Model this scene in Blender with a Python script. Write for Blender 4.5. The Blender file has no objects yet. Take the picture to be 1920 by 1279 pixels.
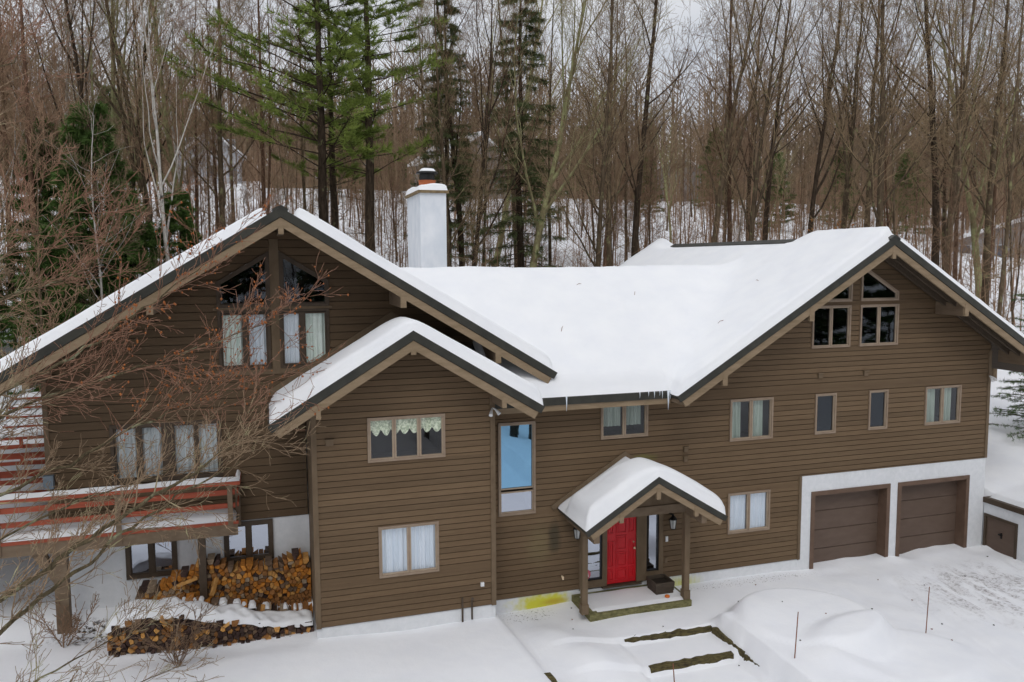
import bpy, math, random
import numpy as np
from mathutils import Matrix, Vector

random.seed(7)
RNG = np.random.default_rng(11)
scene = bpy.context.scene
COL = scene.collection

# ------------------------------------------------------------------ camera
CAMPOS = np.array([0.0, -18.278, 8.878])
YAW, PITCH, ROLL, FPX = 0.300493, -0.0904012, -0.0052955, 1483.67


def cam_axes():
    fw = np.array([math.sin(YAW) * math.cos(PITCH), math.cos(YAW) * math.cos(PITCH), math.sin(PITCH)])
    r = np.array([math.cos(YAW), -math.sin(YAW), 0.0])
    u = np.cross(r, fw)
    return (math.cos(ROLL) * r + math.sin(ROLL) * u, -math.sin(ROLL) * r + math.cos(ROLL) * u, fw)


CR, CU, CF = cam_axes()
cam_data = bpy.data.cameras.new("camera")
cam_data.sensor_width = 36.0
cam_data.lens = FPX / 1920.0 * 36.0
cam_data.shift_y = -17.3 / 1920.0
cam_data.clip_end = 6000.0
cam_data.clip_start = 0.1
cam = bpy.data.objects.new("camera", cam_data)
COL.objects.link(cam)
cam.matrix_world = Matrix(((CR[0], CU[0], -CF[0], CAMPOS[0]), (CR[1], CU[1], -CF[1], CAMPOS[1]),
                           (CR[2], CU[2], -CF[2], CAMPOS[2]), (0, 0, 0, 1)))
scene.camera = cam

# ------------------------------------------------------------------ sky, sun, exposure
SUN_EL, SUN_AZ = math.radians(50), math.radians(200)
world = bpy.data.worlds.new("World")
scene.world = world
world.use_nodes = True
wn, wl = world.node_tree.nodes, world.node_tree.links
wn.clear()
w_out = wn.new("ShaderNodeOutputWorld")
w_bg = wn.new("ShaderNodeBackground")
w_bg.inputs["Strength"].default_value = 0.1
w_sky = wn.new("ShaderNodeTexSky")
w_sky.sky_type = 'NISHITA'
w_sky.sun_disc = False
w_sky.sun_elevation = SUN_EL
w_sky.sun_rotation = SUN_AZ
w_tc = wn.new("ShaderNodeTexCoord")
w_map = wn.new("ShaderNodeMapping")
w_map.inputs["Scale"].default_value = (1.0, 1.0, 3.0)
w_noise = wn.new("ShaderNodeTexNoise")
w_noise.inputs["Scale"].default_value = 2.6
w_noise.inputs["Detail"].default_value = 3
w_noise.inputs["Roughness"].default_value = 0.55
w_ramp = wn.new("ShaderNodeValToRGB")
w_ramp.color_ramp.elements[0].position = 0.32
w_ramp.color_ramp.elements[0].color = (0.61, 0.635, 0.69, 1)
w_ramp.color_ramp.elements[1].position = 0.68
w_ramp.color_ramp.elements[1].color = (0.86, 0.865, 0.885, 1)
w_gain = wn.new("ShaderNodeMixRGB")
w_gain.blend_type = 'MULTIPLY'
w_gain.inputs[0].default_value = 1.0
w_gain.inputs[2].default_value = (9.2, 9.2, 9.2, 1)
w_mix = wn.new("ShaderNodeMixRGB")
w_mix.inputs[0].default_value = 0.9
wl.new(w_tc.outputs["Generated"], w_map.inputs["Vector"])
wl.new(w_map.outputs["Vector"], w_noise.inputs["Vector"])
wl.new(w_noise.outputs["Fac"], w_ramp.inputs["Fac"])
wl.new(w_ramp.outputs["Color"], w_gain.inputs[1])
wl.new(w_sky.outputs["Color"], w_mix.inputs[1])
w_sep = wn.new("ShaderNodeSeparateXYZ")
w_el = wn.new("ShaderNodeMapRange")
w_el.inputs["From Min"].default_value = 0.0
w_el.inputs["From Max"].default_value = 1.0
w_el.inputs["To Min"].default_value = 0.86
w_el.inputs["To Max"].default_value = 1.45
w_dome = wn.new("ShaderNodeVectorMath")
w_dome.operation = 'SCALE'
wl.new(w_tc.outputs["Generated"], w_sep.inputs["Vector"])
wl.new(w_sep.outputs["Z"], w_el.inputs["Value"])
wl.new(w_gain.outputs["Color"], w_dome.inputs[0])
wl.new(w_el.outputs["Result"], w_dome.inputs["Scale"])
wl.new(w_dome.outputs["Vector"], w_mix.inputs[2])
wl.new(w_mix.outputs["Color"], w_bg.inputs["Color"])
wl.new(w_bg.outputs["Background"], w_out.inputs["Surface"])

sun_data = bpy.data.lights.new("sun", 'SUN')
sun_data.energy = 0.7
sun_data.angle = math.radians(25)
sun_data.color = (1.0, 0.97, 0.92)
sun = bpy.data.objects.new("sun", sun_data)
COL.objects.link(sun)
sd = Vector((math.sin(SUN_AZ) * math.cos(SUN_EL), math.cos(SUN_AZ) * math.cos(SUN_EL), math.sin(SUN_EL)))
sun.rotation_euler = sd.to_track_quat('Z', 'Y').to_euler()
sun.location = (0, -40, 60)

scene.render.engine = 'CYCLES'
scene.cycles.use_denoising = True
scene.cycles.use_adaptive_sampling = True
scene.cycles.adaptive_threshold = 0.03
scene.cycles.max_bounces = 5
scene.cycles.diffuse_bounces = 2
scene.cycles.glossy_bounces = 2
scene.cycles.transparent_max_bounces = 8
scene.view_settings.view_transform = 'Standard'
scene.view_settings.look = 'None'
scene.view_settings.exposure = 0.06
scene.view_settings.gamma = 1.0
scene.view_settings.use_curve_mapping = False


# ------------------------------------------------------------------ helpers
def new_mesh(name, V, F, mats=None, smooth=False, mi=None):
    """V: (n,3) array. F: list of index lists, or an int array (m,k)."""
    me = bpy.data.meshes.new(name)
    V = np.asarray(V, dtype=np.float32).reshape(-1, 3)
    if isinstance(F, np.ndarray):
        m, k = F.shape
        flat = F.astype(np.int32).ravel()
        starts = np.arange(0, m * k, k, dtype=np.int32)
    else:
        m = len(F)
        flat = np.array([i for f in F for i in f], dtype=np.int32)
        lens = np.array([len(f) for f in F], dtype=np.int32)
        starts = np.concatenate([[0], np.cumsum(lens)[:-1]]).astype(np.int32)
    me.vertices.add(len(V))
    me.vertices.foreach_set("co", V.ravel())
    me.loops.add(len(flat))
    me.loops.foreach_set("vertex_index", flat)
    me.polygons.add(m)
    me.polygons.foreach_set("loop_start", starts)
    me.polygons.foreach_set("use_smooth", np.full(m, bool(smooth), dtype=bool))
    for mt in (mats or []):
        me.materials.append(mt)
    if mi is not None:
        me.polygons.foreach_set("material_index", np.asarray(mi, dtype=np.int32))
    me.update(calc_edges=True)
    return me


class MB:
    """Collects boxes, prisms and tubes into one mesh."""

    def __init__(self):
        self.v, self.f = [], []

    def raw(self, vs, fs):
        b = len(self.v)
        self.v += [tuple(p) for p in vs]
        self.f += [[b + i for i in f] for f in fs]
        return self

    def box(self, x0, x1, y0, y1, z0, z1):
        return self.raw([(x0, y0, z0), (x1, y0, z0), (x1, y1, z0), (x0, y1, z0), (x0, y0, z1), (x1, y0, z1), (x1, y1, z1), (x0, y1, z1)],
                        [[0, 3, 2, 1], [4, 5, 6, 7], [0, 1, 5, 4], [1, 2, 6, 5], [2, 3, 7, 6], [3, 0, 4, 7]])

    def prism(self, poly, y0, y1):
        """poly: (x,z) counter-clockwise seen from -Y; extruded y0..y1."""
        n = len(poly)
        vs = [(p[0], y0, p[1]) for p in poly] + [(p[0], y1, p[1]) for p in poly]
        fs = [list(range(n)), list(range(2 * n - 1, n - 1, -1))]
        fs += [[(i + 1) % n, i, n + i, n + (i + 1) % n] for i in range(n)]
        return self.raw(vs, fs)

    def prism_z(self, poly, z0, z1):
        n = len(poly)
        vs = [(p[0], p[1], z0) for p in poly] + [(p[0], p[1], z1) for p in poly]
        fs = [list(range(n))[::-1], list(range(n, 2 * n))]
        fs += [[i, (i + 1) % n, n + (i + 1) % n, n + i] for i in range(n)]
        return self.raw(vs, fs)

    def ring(self, outer, inner, y0, y1):
        n = len(outer)
        vs = [(p[0], y0, p[1]) for p in outer] + [(p[0], y0, p[1]) for p in inner]
        vs += [(p[0], y1, p[1]) for p in outer] + [(p[0], y1, p[1]) for p in inner]
        fs = []
        for i in range(n):
            j = (i + 1) % n
            fs.append([i, j, n + j, n + i])
            fs.append([j, i, 2 * n + i, 2 * n + j])
            fs.append([n + i, n + j, 3 * n + j, 3 * n + i])
            fs.append([2 * n + j, 2 * n + i, 3 * n + i, 3 * n + j])
        return self.raw(vs, fs)

    def tube(self, pts, rad, n=8, cap=True):
        V, F = tube_np(np.asarray(pts, float), np.asarray(rad, float), n)
        b = len(self.v)
        self.v += [tuple(p) for p in V]
        self.f += [[b + i for i in f] for f in F.tolist()]
        if cap:
            self.f.append([b + i for i in range(n)][::-1])
            k = (len(pts) - 1) * n
            self.f.append([b + k + i for i in range(n)])
        return self

    def mesh(self, name, mat, smooth=False, origin=(0, 0, 0)):
        V = np.asarray(self.v, float) - np.asarray(origin, float)
        return new_mesh(name, V, self.f, [mat], smooth)


def tube_np(P, R, n):
    m = len(P)
    T = np.gradient(P, axis=0)
    T /= np.linalg.norm(T, axis=1)[:, None] + 1e-9
    ref = np.array([0.31, 0.87, 0.38])
    A = np.cross(T, ref)
    A /= np.linalg.norm(A, axis=1)[:, None] + 1e-9
    B = np.cross(T, A)
    a = np.arange(n) * 2 * math.pi / n
    V = P[:, None, :] + R[:, None, None] * (np.cos(a)[None, :, None] * A[:, None, :] + np.sin(a)[None, :, None] * B[:, None, :])
    i = np.arange(m - 1)[:, None] * n
    j = np.arange(n)[None, :]
    k = (j + 1) % n
    F = np.stack([i + j, i + n + j, i + n + k, i + k], -1).reshape(-1, 4)[:, ::-1]
    return V.reshape(-1, 3), F


def segs_np(P0, P1, R0, R1, n=3):
    """many loose tapered twigs at once"""
    P0, P1 = np.asarray(P0, float), np.asarray(P1, float)
    R0, R1 = np.asarray(R0, float), np.asarray(R1, float)
    T = P1 - P0
    T /= np.linalg.norm(T, axis=1)[:, None] + 1e-9
    ref = np.where(np.abs(T[:, 2:3]) > 0.8, np.array([[1.0, 0, 0]]), np.array([[0, 0, 1.0]]))
    A = np.cross(T, ref)
    A /= np.linalg.norm(A, axis=1)[:, None] + 1e-9
    B = np.cross(T, A)
    a = np.arange(n) * 2 * math.pi / n
    ring = np.cos(a)[None, :, None] * A[:, None, :] + np.sin(a)[None, :, None] * B[:, None, :]
    V = np.concatenate([P0[:, None, :] + R0[:, None, None] * ring, P1[:, None, :] + R1[:, None, None] * ring], 1).reshape(-1, 3)
    b = np.arange(len(P0))[:, None] * 2 * n
    j = np.arange(n)[None, :]
    k = (j + 1) % n
    F = np.stack([b + j, b + k, b + n + k, b + n + j], -1).reshape(-1, 4)
    return V, F


def tag(o, label=None, cat=None, group=None, kind=None):
    if label:
        o["label"] = label
    if cat:
        o["category"] = cat
    if group:
        o["group"] = group
    if kind:
        o["kind"] = kind
    return o


def link(name, me, parent=None, loc=None):
    o = bpy.data.objects.new(name, me)
    COL.objects.link(o)
    if loc is not None:
        o.location = loc
    if parent is not None:
        o.parent = parent
    return o


def thing(name, label, cat, loc=(0, 0, 0), group=None, rz=0.0, scale=None):
    o = bpy.data.objects.new(name, None)
    o.empty_display_size = 0.3
    COL.objects.link(o)
    o.location = loc
    o.rotation_euler = (0, 0, rz)
    if scale:
        o.scale = scale
    return tag(o, label, cat, group)


def world_loc(o):
    p = Vector((0, 0, 0))
    while o is not None:
        p += Vector(o.location)
        o = o.parent
    return p


def part(name, mb, mat, parent, smooth=False):
    """mesh given in world coordinates, put under an (unrotated) parent"""
    w = world_loc(parent)
    return link(name, mb.mesh(name, mat, smooth, w), parent)


def solo(name, mb, mat, label, cat, base, group=None, smooth=False):
    o = link(name, mb.mesh(name, mat, smooth, base), None, base)
    return tag(o, label, cat, group)


# ------------------------------------------------------------------ materials
def mat_new(name):
    m = bpy.data.materials.new(name)
    m.use_nodes = True
    nt = m.node_tree
    b = nt.nodes["Principled BSDF"]
    return m, nt, b


def N(nt, t, **kw):
    n = nt.nodes.new(t)
    for k, v in kw.items():
        setattr(n, k, v)
    return n


def noise_node(nt, scale=(1, 1, 1), nscale=5.0, detail=4.0, rough=0.55, coord="pos"):
    mp = N(nt, "ShaderNodeMapping")
    mp.inputs["Scale"].default_value = scale
    if coord == "pos":
        g = N(nt, "ShaderNodeNewGeometry")
        nt.links.new(g.outputs["Position"], mp.inputs["Vector"])
    else:
        g = N(nt, "ShaderNodeTexCoord")
        nt.links.new(g.outputs["Object"], mp.inputs["Vector"])
    n = N(nt, "ShaderNodeTexNoise")
    n.inputs["Scale"].default_value = nscale
    n.inputs["Detail"].default_value = detail
    n.inputs["Roughness"].default_value = rough
    nt.links.new(mp.outputs["Vector"], n.inputs["Vector"])
    return n


def ramp(nt, src, stops):
    r = N(nt, "ShaderNodeValToRGB")
    e = r.color_ramp.elements
    while len(e) > 1:
        e.remove(e[0])
    e[0].position, e[0].color = stops[0][0], (*stops[0][1], 1)
    for p, c in stops[1:]:
        x = e.new(p)
        x.color = (*c, 1)
    nt.links.new(src, r.inputs["Fac"])
    return r


def mixc(nt, fac, a, b, mode='MIX'):
    m = N(nt, "ShaderNodeMixRGB", blend_type=mode)
    for i, s in ((0, fac), (1, a), (2, b)):
        if isinstance(s, (int, float)):
            m.inputs[i].default_value = s
        elif isinstance(s, tuple):
            m.inputs[i].default_value = (*s, 1)
        else:
            nt.links.new(s, m.inputs[i])
    return m.outputs["Color"]


def bump(nt, b, src, strength=0.3, dist=0.02):
    bp = N(nt, "ShaderNodeBump")
    bp.inputs["Strength"].default_value = strength
    bp.inputs["Distance"].default_value = dist
    nt.links.new(src, bp.inputs["Height"])
    nt.links.new(bp.outputs["Normal"], b.inputs["Normal"])


def simple(name, c0, c1, nscale=6.0, scale=(1, 1, 1), rough=0.75, bs=0.2, bd=0.01, coord="pos", rnd=0.0, detail=3.0, spec=0.3, lo=0.3, hi=0.7):
    m, nt, b = mat_new(name)
    n = noise_node(nt, scale, nscale, detail, 0.6, coord)
    col = ramp(nt, n.outputs["Fac"], [(lo, c0), (hi, c1)]).outputs["Color"]
    if rnd:
        oi = N(nt, "ShaderNodeObjectInfo")
        mr = N(nt, "ShaderNodeMapRange")
        mr.inputs["To Min"].default_value = 1 - rnd
        mr.inputs["To Max"].default_value = 1 + rnd
        nt.links.new(oi.outputs["Random"], mr.inputs["Value"])
        cc = N(nt, "ShaderNodeCombineColor")
        for k in range(3):
            nt.links.new(mr.outputs["Result"], cc.inputs[k])
        col = mixc(nt, 1.0, col, cc.outputs["Color"], 'MULTIPLY')
    nt.links.new(col, b.inputs["Base Color"])
    b.inputs["Roughness"].default_value = rough
    b.inputs["Specular IOR Level"].default_value = spec
    if bs:
        bump(nt, b, n.outputs["Fac"], bs, bd)
    return m, nt, b, col


def blob_mask(nt, center, radius, soft, nscale=2.5, amp=0.6, scale=(1, 1, 1)):
    """soft noisy ellipse around a point of the place (a stain with a shape of its own)"""
    g = N(nt, "ShaderNodeNewGeometry")
    mp = N(nt, "ShaderNodeMapping", vector_type='TEXTURE')
    mp.inputs["Location"].default_value = center
    mp.inputs["Scale"].default_value = radius
    nt.links.new(g.outputs["Position"], mp.inputs["Vector"])
    ln = N(nt, "ShaderNodeVectorMath", operation='LENGTH')
    nt.links.new(mp.outputs["Vector"], ln.inputs[0])
    nz = noise_node(nt, scale, nscale, 2, 0.6)
    ad = N(nt, "ShaderNodeMath", operation='MULTIPLY_ADD')
    nt.links.new(nz.outputs["Fac"], ad.inputs[0])
    ad.inputs[1].default_value = amp
    nt.links.new(ln.outputs["Value"], ad.inputs[2])
    mr = N(nt, "ShaderNodeMapRange")
    mr.interpolation_type = 'SMOOTHSTEP'
    mr.inputs["From Min"].default_value = 1.0 + amp * 0.5
    mr.inputs["From Max"].default_value = 1.0 + amp * 0.5 - soft
    nt.links.new(ad.outputs["Value"], mr.inputs["Value"])
    return mr.outputs["Result"]


def make_siding(name, k=1.0):
    m, nt, b = mat_new(name)
    n = noise_node(nt, (0.6, 1, 9), 3.0, 4, 0.65)
    n2 = noise_node(nt, (0.25, 1, 0.35), 1.4, 1, 0.5)
    c = ramp(nt, n.outputs["Fac"], [(0.25, (0.146 * k, 0.097 * k, 0.055 * k)), (0.75, (0.190 * k, 0.129 * k, 0.076 * k))]).outputs["Color"]
    c = mixc(nt, n2.outputs["Fac"], c, mixc(nt, 1.0, c, (0.78, 0.74, 0.70), 'MULTIPLY'))
    oi = N(nt, "ShaderNodeObjectInfo")
    mr = N(nt, "ShaderNodeMapRange")
    mr.inputs["To Min"].default_value = 0.86
    mr.inputs["To Max"].default_value = 1.12
    nt.links.new(oi.outputs["Random"], mr.inputs["Value"])
    cc = N(nt, "ShaderNodeCombineColor")
    for i in range(3):
        nt.links.new(mr.outputs["Result"], cc.inputs[i])
    c = mixc(nt, 1.0, c, cc.outputs["Color"], 'MULTIPLY')
    # weathered, algae-tinted patch beside the entry and one small one above the porch
    c = mixc(nt, mixc(nt, 1.0, blob_mask(nt, (6.35, 0, 1.75), (0.55, 1, 0.85), 0.9), (0.5, 0.5, 0.5), 'MULTIPLY'), c, (0.205, 0.165, 0.085))
    c = mixc(nt, blob_mask(nt, (6.75, 0, 1.9), (0.25, 1, 0.55), 0.7, 4), c, (0.075, 0.058, 0.035))
    c = mixc(nt, blob_mask(nt, (9.2, 0, 3.75), (0.5, 1, 0.14), 0.6, 4), c, (0.15, 0.13, 0.05))
    nt.links.new(c, b.inputs["Base Color"])
    b.inputs["Roughness"].default_value = 0.72
    b.inputs["Specular IOR Level"].default_value = 0.25
    bump(nt, b, n.outputs["Fac"], 0.25, 0.006)
    return m


def make_foundation():
    m, nt, b = mat_new("white_stucco")
    n = noise_node(nt, (1, 1, 1), 7.0, 6, 0.65)
    n2 = noise_node(nt, (1, 1, 0.4), 1.2, 4, 0.6)
    c = ramp(nt, n.outputs["Fac"], [(0.3, (0.70, 0.72, 0.74)), (0.7, (0.80, 0.81, 0.83))]).outputs["Color"]
    c = mixc(nt, ramp(nt, n2.outputs["Fac"], [(0.5, (0, 0, 0)), (0.75, (0.35, 0.35, 0.35))]).outputs["Color"], c, (0.56, 0.57, 0.57))
    c = mixc(nt, blob_mask(nt, (6.42, 0, 0.24), (1.02, 1, 0.36), 0.75, 4.5, 1.0), c, (0.62, 0.60, 0.05))
    c = mixc(nt, blob_mask(nt, (6.75, 0, 0.22), (0.5, 1, 0.12), 0.8, 5, 0.6), c, (0.52, 0.40, 0.04))
    c = mixc(nt, blob_mask(nt, (10.4, 0, 0.24), (0.8, 1, 0.3), 1.3, 4.5, 0.9, (2.5, 1, 0.4)), c, (0.66, 0.66, 0.16))
    nt.links.new(c, b.inputs["Base Color"])
    b.inputs["Roughness"].default_value = 0.9
    bump(nt, b, n.outputs["Fac"], 0.25, 0.01)
    return m


def make_snow(name, dirt=False):
    m, nt, b = mat_new(name)
    n = noise_node(nt, (1, 1, 1), 1.3, 3, 0.55)
    n2 = noise_node(nt, (1, 1, 1), 26.0, 1, 0.6)
    c = ramp(nt, n.outputs["Fac"], [(0.3, (0.85, 0.862, 0.90)), (0.7, (0.90, 0.908, 0.93))]).outputs["Color"]
    if not dirt:
        c = mixc(nt, 1.0, c, (0.955, 0.955, 0.945), 'MULTIPLY')
    if dirt:
        # grit tracked over the drive, in streaks that run away from the garage
        ns = noise_node(nt, (0.9, 0.35, 1), 2.2, 4, 0.72)
        st = ramp(nt, ns.outputs["Fac"], [(0.44, (0, 0, 0)), (0.56, (1, 1, 1))]).outputs["Color"]
        ng = noise_node(nt, (1, 1, 1), 9.0, 4, 0.75)
        gr = ramp(nt, ng.outputs["Fac"], [(0.49, (0, 0, 0)), (0.58, (1, 1, 1))]).outputs["Color"]
        a = blob_mask(nt, (18.4, -2.6, 0), (3.3, 2.3, 9), 0.9, 0.8, 0.5)
        k = mixc(nt, 1.0, mixc(nt, 1.0, st, gr, 'MULTIPLY'), a, 'MULTIPLY')
        k2 = mixc(nt, 1.0, k, (0.8, 0.8, 0.8), 'MULTIPLY')
        c = mixc(nt, k2, c, (0.16, 0.135, 0.13))
        st2 = mixc(nt, 1.0, mixc(nt, 1.0, st, a, 'MULTIPLY'), (0.35, 0.35, 0.35), 'MULTIPLY')
        c = mixc(nt, st2, c, (0.50, 0.47, 0.47))
        # specks thrown down along the foot of the wall
        a2 = blob_mask(nt, (12.2, -0.35, 0), (2.6, 0.3, 9), 0.5, 2, 0.4)
        ng2 = noise_node(nt, (1, 1, 1), 22.0, 3, 0.6)
        gr2 = ramp(nt, ng2.outputs["Fac"], [(0.60, (0, 0, 0)), (0.66, (1, 1, 1))]).outputs["Color"]
        c = mixc(nt, mixc(nt, 1.0, gr2, a2, 'MULTIPLY'), c, (0.10, 0.08, 0.06))
        a3 = blob_mask(nt, (5.9, -0.35, 0), (0.9, 0.45, 9), 0.5, 2, 0.4)
        c = mixc(nt, mixc(nt, 1.0, gr2, a3, 'MULTIPLY'), c, (0.07, 0.06, 0.045))
        a4 = blob_mask(nt, (-3.9, 0.55, 0), (1.0, 0.5, 9), 0.5, 3, 0.5)
        c = mixc(nt, mixc(nt, 1.0, gr, a4, 'MULTIPLY'), c, (0.07, 0.055, 0.04))
    nt.links.new(c, b.inputs["Base Color"])
    b.inputs["Roughness"].default_value = 0.75
    b.inputs["Specular IOR Level"].default_value = 0.15
    bp = N(nt, "ShaderNodeBump")
    bp.inputs["Strength"].default_value = 0.25
    bp.inputs["Distance"].default_value = 0.12
    nt.links.new(n.outputs["Fac"], bp.inputs["Height"])
    bp2 = N(nt, "ShaderNodeBump")
    bp2.inputs["Strength"].default_value = 0.12
    bp2.inputs["Distance"].default_value = 0.02
    nt.links.new(n2.outputs["Fac"], bp2.inputs["Height"])
    nt.links.new(bp.outputs["Normal"], bp2.inputs["Normal"])
    nt.links.new(bp2.outputs["Normal"], b.inputs["Normal"])
    return m


def make_glass(name, tint=(0.985, 0.99, 0.99), refl=(0.95, 0.97, 1.0), fac=0.02, ior=1.5):
    m, nt, b = mat_new(name)
    nt.nodes.remove(b)
    out = nt.nodes["Material Output"]
    tr = N(nt, "ShaderNodeBsdfTransparent")
    tr.inputs["Color"].default_value = (*tint, 1)
    gl = N(nt, "ShaderNodeBsdfGlossy")
    gl.inputs["Color"].default_value = (*refl, 1)
    gl.inputs["Roughness"].default_value = 0.015
    n = noise_node(nt, (1, 1, 1), 1.1, 2, 0.5)
    bp = N(nt, "ShaderNodeBump")
    bp.inputs["Strength"].default_value = 0.05
    bp.inputs["Distance"].default_value = 0.05
    nt.links.new(n.outputs["Fac"], bp.inputs["Height"])
    nt.links.new(bp.outputs["Normal"], gl.inputs["Normal"])
    fr = N(nt, "ShaderNodeFresnel")
    fr.inputs["IOR"].default_value = ior
    ad = N(nt, "ShaderNodeMath", operation='ADD', use_clamp=True)
    ad.inputs[1].default_value = fac
    nt.links.new(fr.outputs["Fac"], ad.inputs[0])
    # reflect at the outer face only; a pane's inner face must not act as a mirror
    ge = N(nt, "ShaderNodeNewGeometry")
    inv = N(nt, "ShaderNodeMath", operation='SUBTRACT')
    inv.inputs[0].default_value = 1.0
    nt.links.new(ge.outputs["Backfacing"], inv.inputs[1])
    mu = N(nt, "ShaderNodeMath", operation='MULTIPLY')
    nt.links.new(ad.outputs["Value"], mu.inputs[0])
    nt.links.new(inv.outputs["Value"], mu.inputs[1])
    mx = N(nt, "ShaderNodeMixShader")
    nt.links.new(mu.outputs["Value"], mx.inputs[0])
    nt.links.new(tr.outputs[0], mx.inputs[1])
    nt.links.new(gl.outputs[0], mx.inputs[2])
    nt.links.new(mx.outputs[0], out.inputs["Surface"])
    return m


def make_bark(name, c0, c1, lichen=None, lam=0.55, nscale=3.0, relief=True):
    m, nt, b = mat_new(name)
    n = noise_node(nt, (4, 4, 0.8), nscale, 3 if relief else 1, 0.7, "obj")
    c = ramp(nt, n.outputs["Fac"], [(0.3, c0), (0.7, c1)]).outputs["Color"]
    if lichen:
        n2 = noise_node(nt, (1, 1, 0.7), 2.4, 3 if relief else 1, 0.7, "obj")
        k = ramp(nt, n2.outputs["Fac"], [(lam, (0, 0, 0)), (lam + 0.1, (1, 1, 1))]).outputs["Color"]
        c = mixc(nt, k, c, lichen)
    if name == "far_wood":      # stands of lighter and darker trees
        nf = noise_node(nt, (1, 1, 0.25), 0.07, 3, 0.7)
        c = mixc(nt, 1.0, c, ramp(nt, nf.outputs["Fac"], [(0.35, (0.45, 0.43, 0.42)), (0.65, (1.25, 1.18, 1.1))]).outputs["Color"], 'MULTIPLY')
    oi = N(nt, "ShaderNodeObjectInfo")
    mr = N(nt, "ShaderNodeMapRange")
    mr.inputs["To Min"].default_value = 0.75
    mr.inputs["To Max"].default_value = 1.2
    nt.links.new(oi.outputs["Random"], mr.inputs["Value"])
    cc = N(nt, "ShaderNodeCombineColor")
    for i in range(3):
        nt.links.new(mr.outputs["Result"], cc.inputs[i])
    c = mixc(nt, 1.0, c, cc.outputs["Color"], 'MULTIPLY')
    nt.links.new(c, b.inputs["Base Color"])
    b.inputs["Roughness"].default_value = 0.9
    b.inputs["Specular IOR Level"].default_value = 0.1
    if relief:
        bump(nt, b, n.outputs["Fac"], 0.6, 0.03)
    return m


M = {}
M["siding"] = make_siding("brown_clapboard")
M["siding_shaded"] = make_siding("shaded_wide_clapboard", 0.78)  # wide left-gable boards: darker stain, with overhang and tree shade put into the colour
M["trim"] = simple("brown_trim", (0.130, 0.090, 0.053), (0.180, 0.128, 0.080), 4, (1, 1, 0.5))[0]
M["sheath"] = simple("dark_sheathing", (0.05, 0.034, 0.020), (0.065, 0.046, 0.028), 4)[0]
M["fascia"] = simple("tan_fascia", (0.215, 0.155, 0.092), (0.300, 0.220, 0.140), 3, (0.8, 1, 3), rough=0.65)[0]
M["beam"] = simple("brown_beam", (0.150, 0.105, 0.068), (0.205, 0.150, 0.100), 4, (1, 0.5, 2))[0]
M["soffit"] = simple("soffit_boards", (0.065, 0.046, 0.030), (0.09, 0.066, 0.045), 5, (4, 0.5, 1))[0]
M["metal"] = simple("dark_roof_metal", (0.030, 0.030, 0.025), (0.052, 0.050, 0.040), 3, (1, 1, 1), rough=0.45, bs=0.1)[0]
M["winframe"] = simple("tan_window_frame", (0.26, 0.19, 0.135), (0.32, 0.245, 0.18), 5, rough=0.5, bs=0.05)[0]
M["sash"] = simple("pale_sash", (0.38, 0.29, 0.21), (0.44, 0.35, 0.26), 5, rough=0.45, bs=0.05)[0]
M["darkframe"] = simple("dark_brown_frame", (0.062, 0.043, 0.028), (0.085, 0.060, 0.040), 5, rough=0.5, bs=0.05)[0]
M["found"] = make_foundation()
M["snow"] = make_snow("roof_snow_mat")
M["ground"] = make_snow("ground_snow_mat", True)
M["glass"] = make_glass("window_glass")
M["glassblue"] = make_glass("blue_reflection_glass", (0.25, 0.35, 0.45), (0.28, 0.54, 0.78), 0.74)  # blue cast of the reflected snow put into the pane's colour
M["glassclear"] = make_glass("reflective_glass", (0.6, 0.65, 0.7), (0.82, 0.88, 1.0), 0.52)
M["glassmid"] = make_glass("bright_glass", (0.985, 0.99, 0.995), (0.84, 0.92, 1.0), 0.16)
M["glassdark"] = make_glass("dark_glass", (0.55, 0.58, 0.62), (0.85, 0.92, 1.0), 0.02, 1.5)
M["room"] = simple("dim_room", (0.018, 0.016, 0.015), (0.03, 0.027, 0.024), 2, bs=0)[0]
M["cur_green"] = simple("pale_green_curtain", (0.78, 0.90, 0.81), (0.90, 0.96, 0.91), 3, (5, 1, 0.3), bs=0)[0]
M["cur_white"] = simple("white_sheer", (0.72, 0.80, 0.88), (0.86, 0.90, 0.95), 3, (5, 1, 0.3), bs=0)[0]
M["cur_grey"] = simple("grey_sheer", (0.40, 0.44, 0.45), (0.62, 0.66, 0.67), 3, (5, 1, 0.3), bs=0)[0]
M["cur_dim"] = simple("dim_green_grey_curtain", (0.26, 0.32, 0.27), (0.42, 0.48, 0.42), 3, (5, 1, 0.3), bs=0)[0]
M["lace"] = simple("lace_valance", (0.45, 0.52, 0.36), (0.88, 0.93, 0.74), 22, (1, 1, 1), bs=0, lo=0.42, hi=0.58)[0]
M["reddoor"] = simple("red_door_paint", (0.56, 0.006, 0.012), (0.66, 0.010, 0.020), 3, rough=0.35, bs=0.05, spec=0.4)[0]
M["redstain"] = simple("red_deck_stain", (0.26, 0.055, 0.028), (0.38, 0.085, 0.042), 3, (0.4, 1, 4), rough=0.6)[0]
M["garage"] = simple("garage_door_paint", (0.118, 0.080, 0.060), (0.138, 0.096, 0.073), 2.5, (1, 1, 3), rough=0.55, bs=0.1)[0]
M["garframe"] = simple("garage_trim", (0.125, 0.078, 0.053), (0.165, 0.105, 0.074), 3, rough=0.6)[0]
M["chimney"] = simple("white_chimney_render", (0.66, 0.70, 0.75), (0.80, 0.82, 0.85), 2.2, (1, 1, 0.6), rough=0.9, bs=0.2)[0]
M["clay"] = simple("orange_flue_clay", (0.36, 0.10, 0.04), (0.48, 0.15, 0.06), 6)[0]
M["black"] = simple("black_metal", (0.010, 0.010, 0.011), (0.022, 0.02, 0.02), 8, rough=0.4, bs=0.05)[0]
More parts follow.
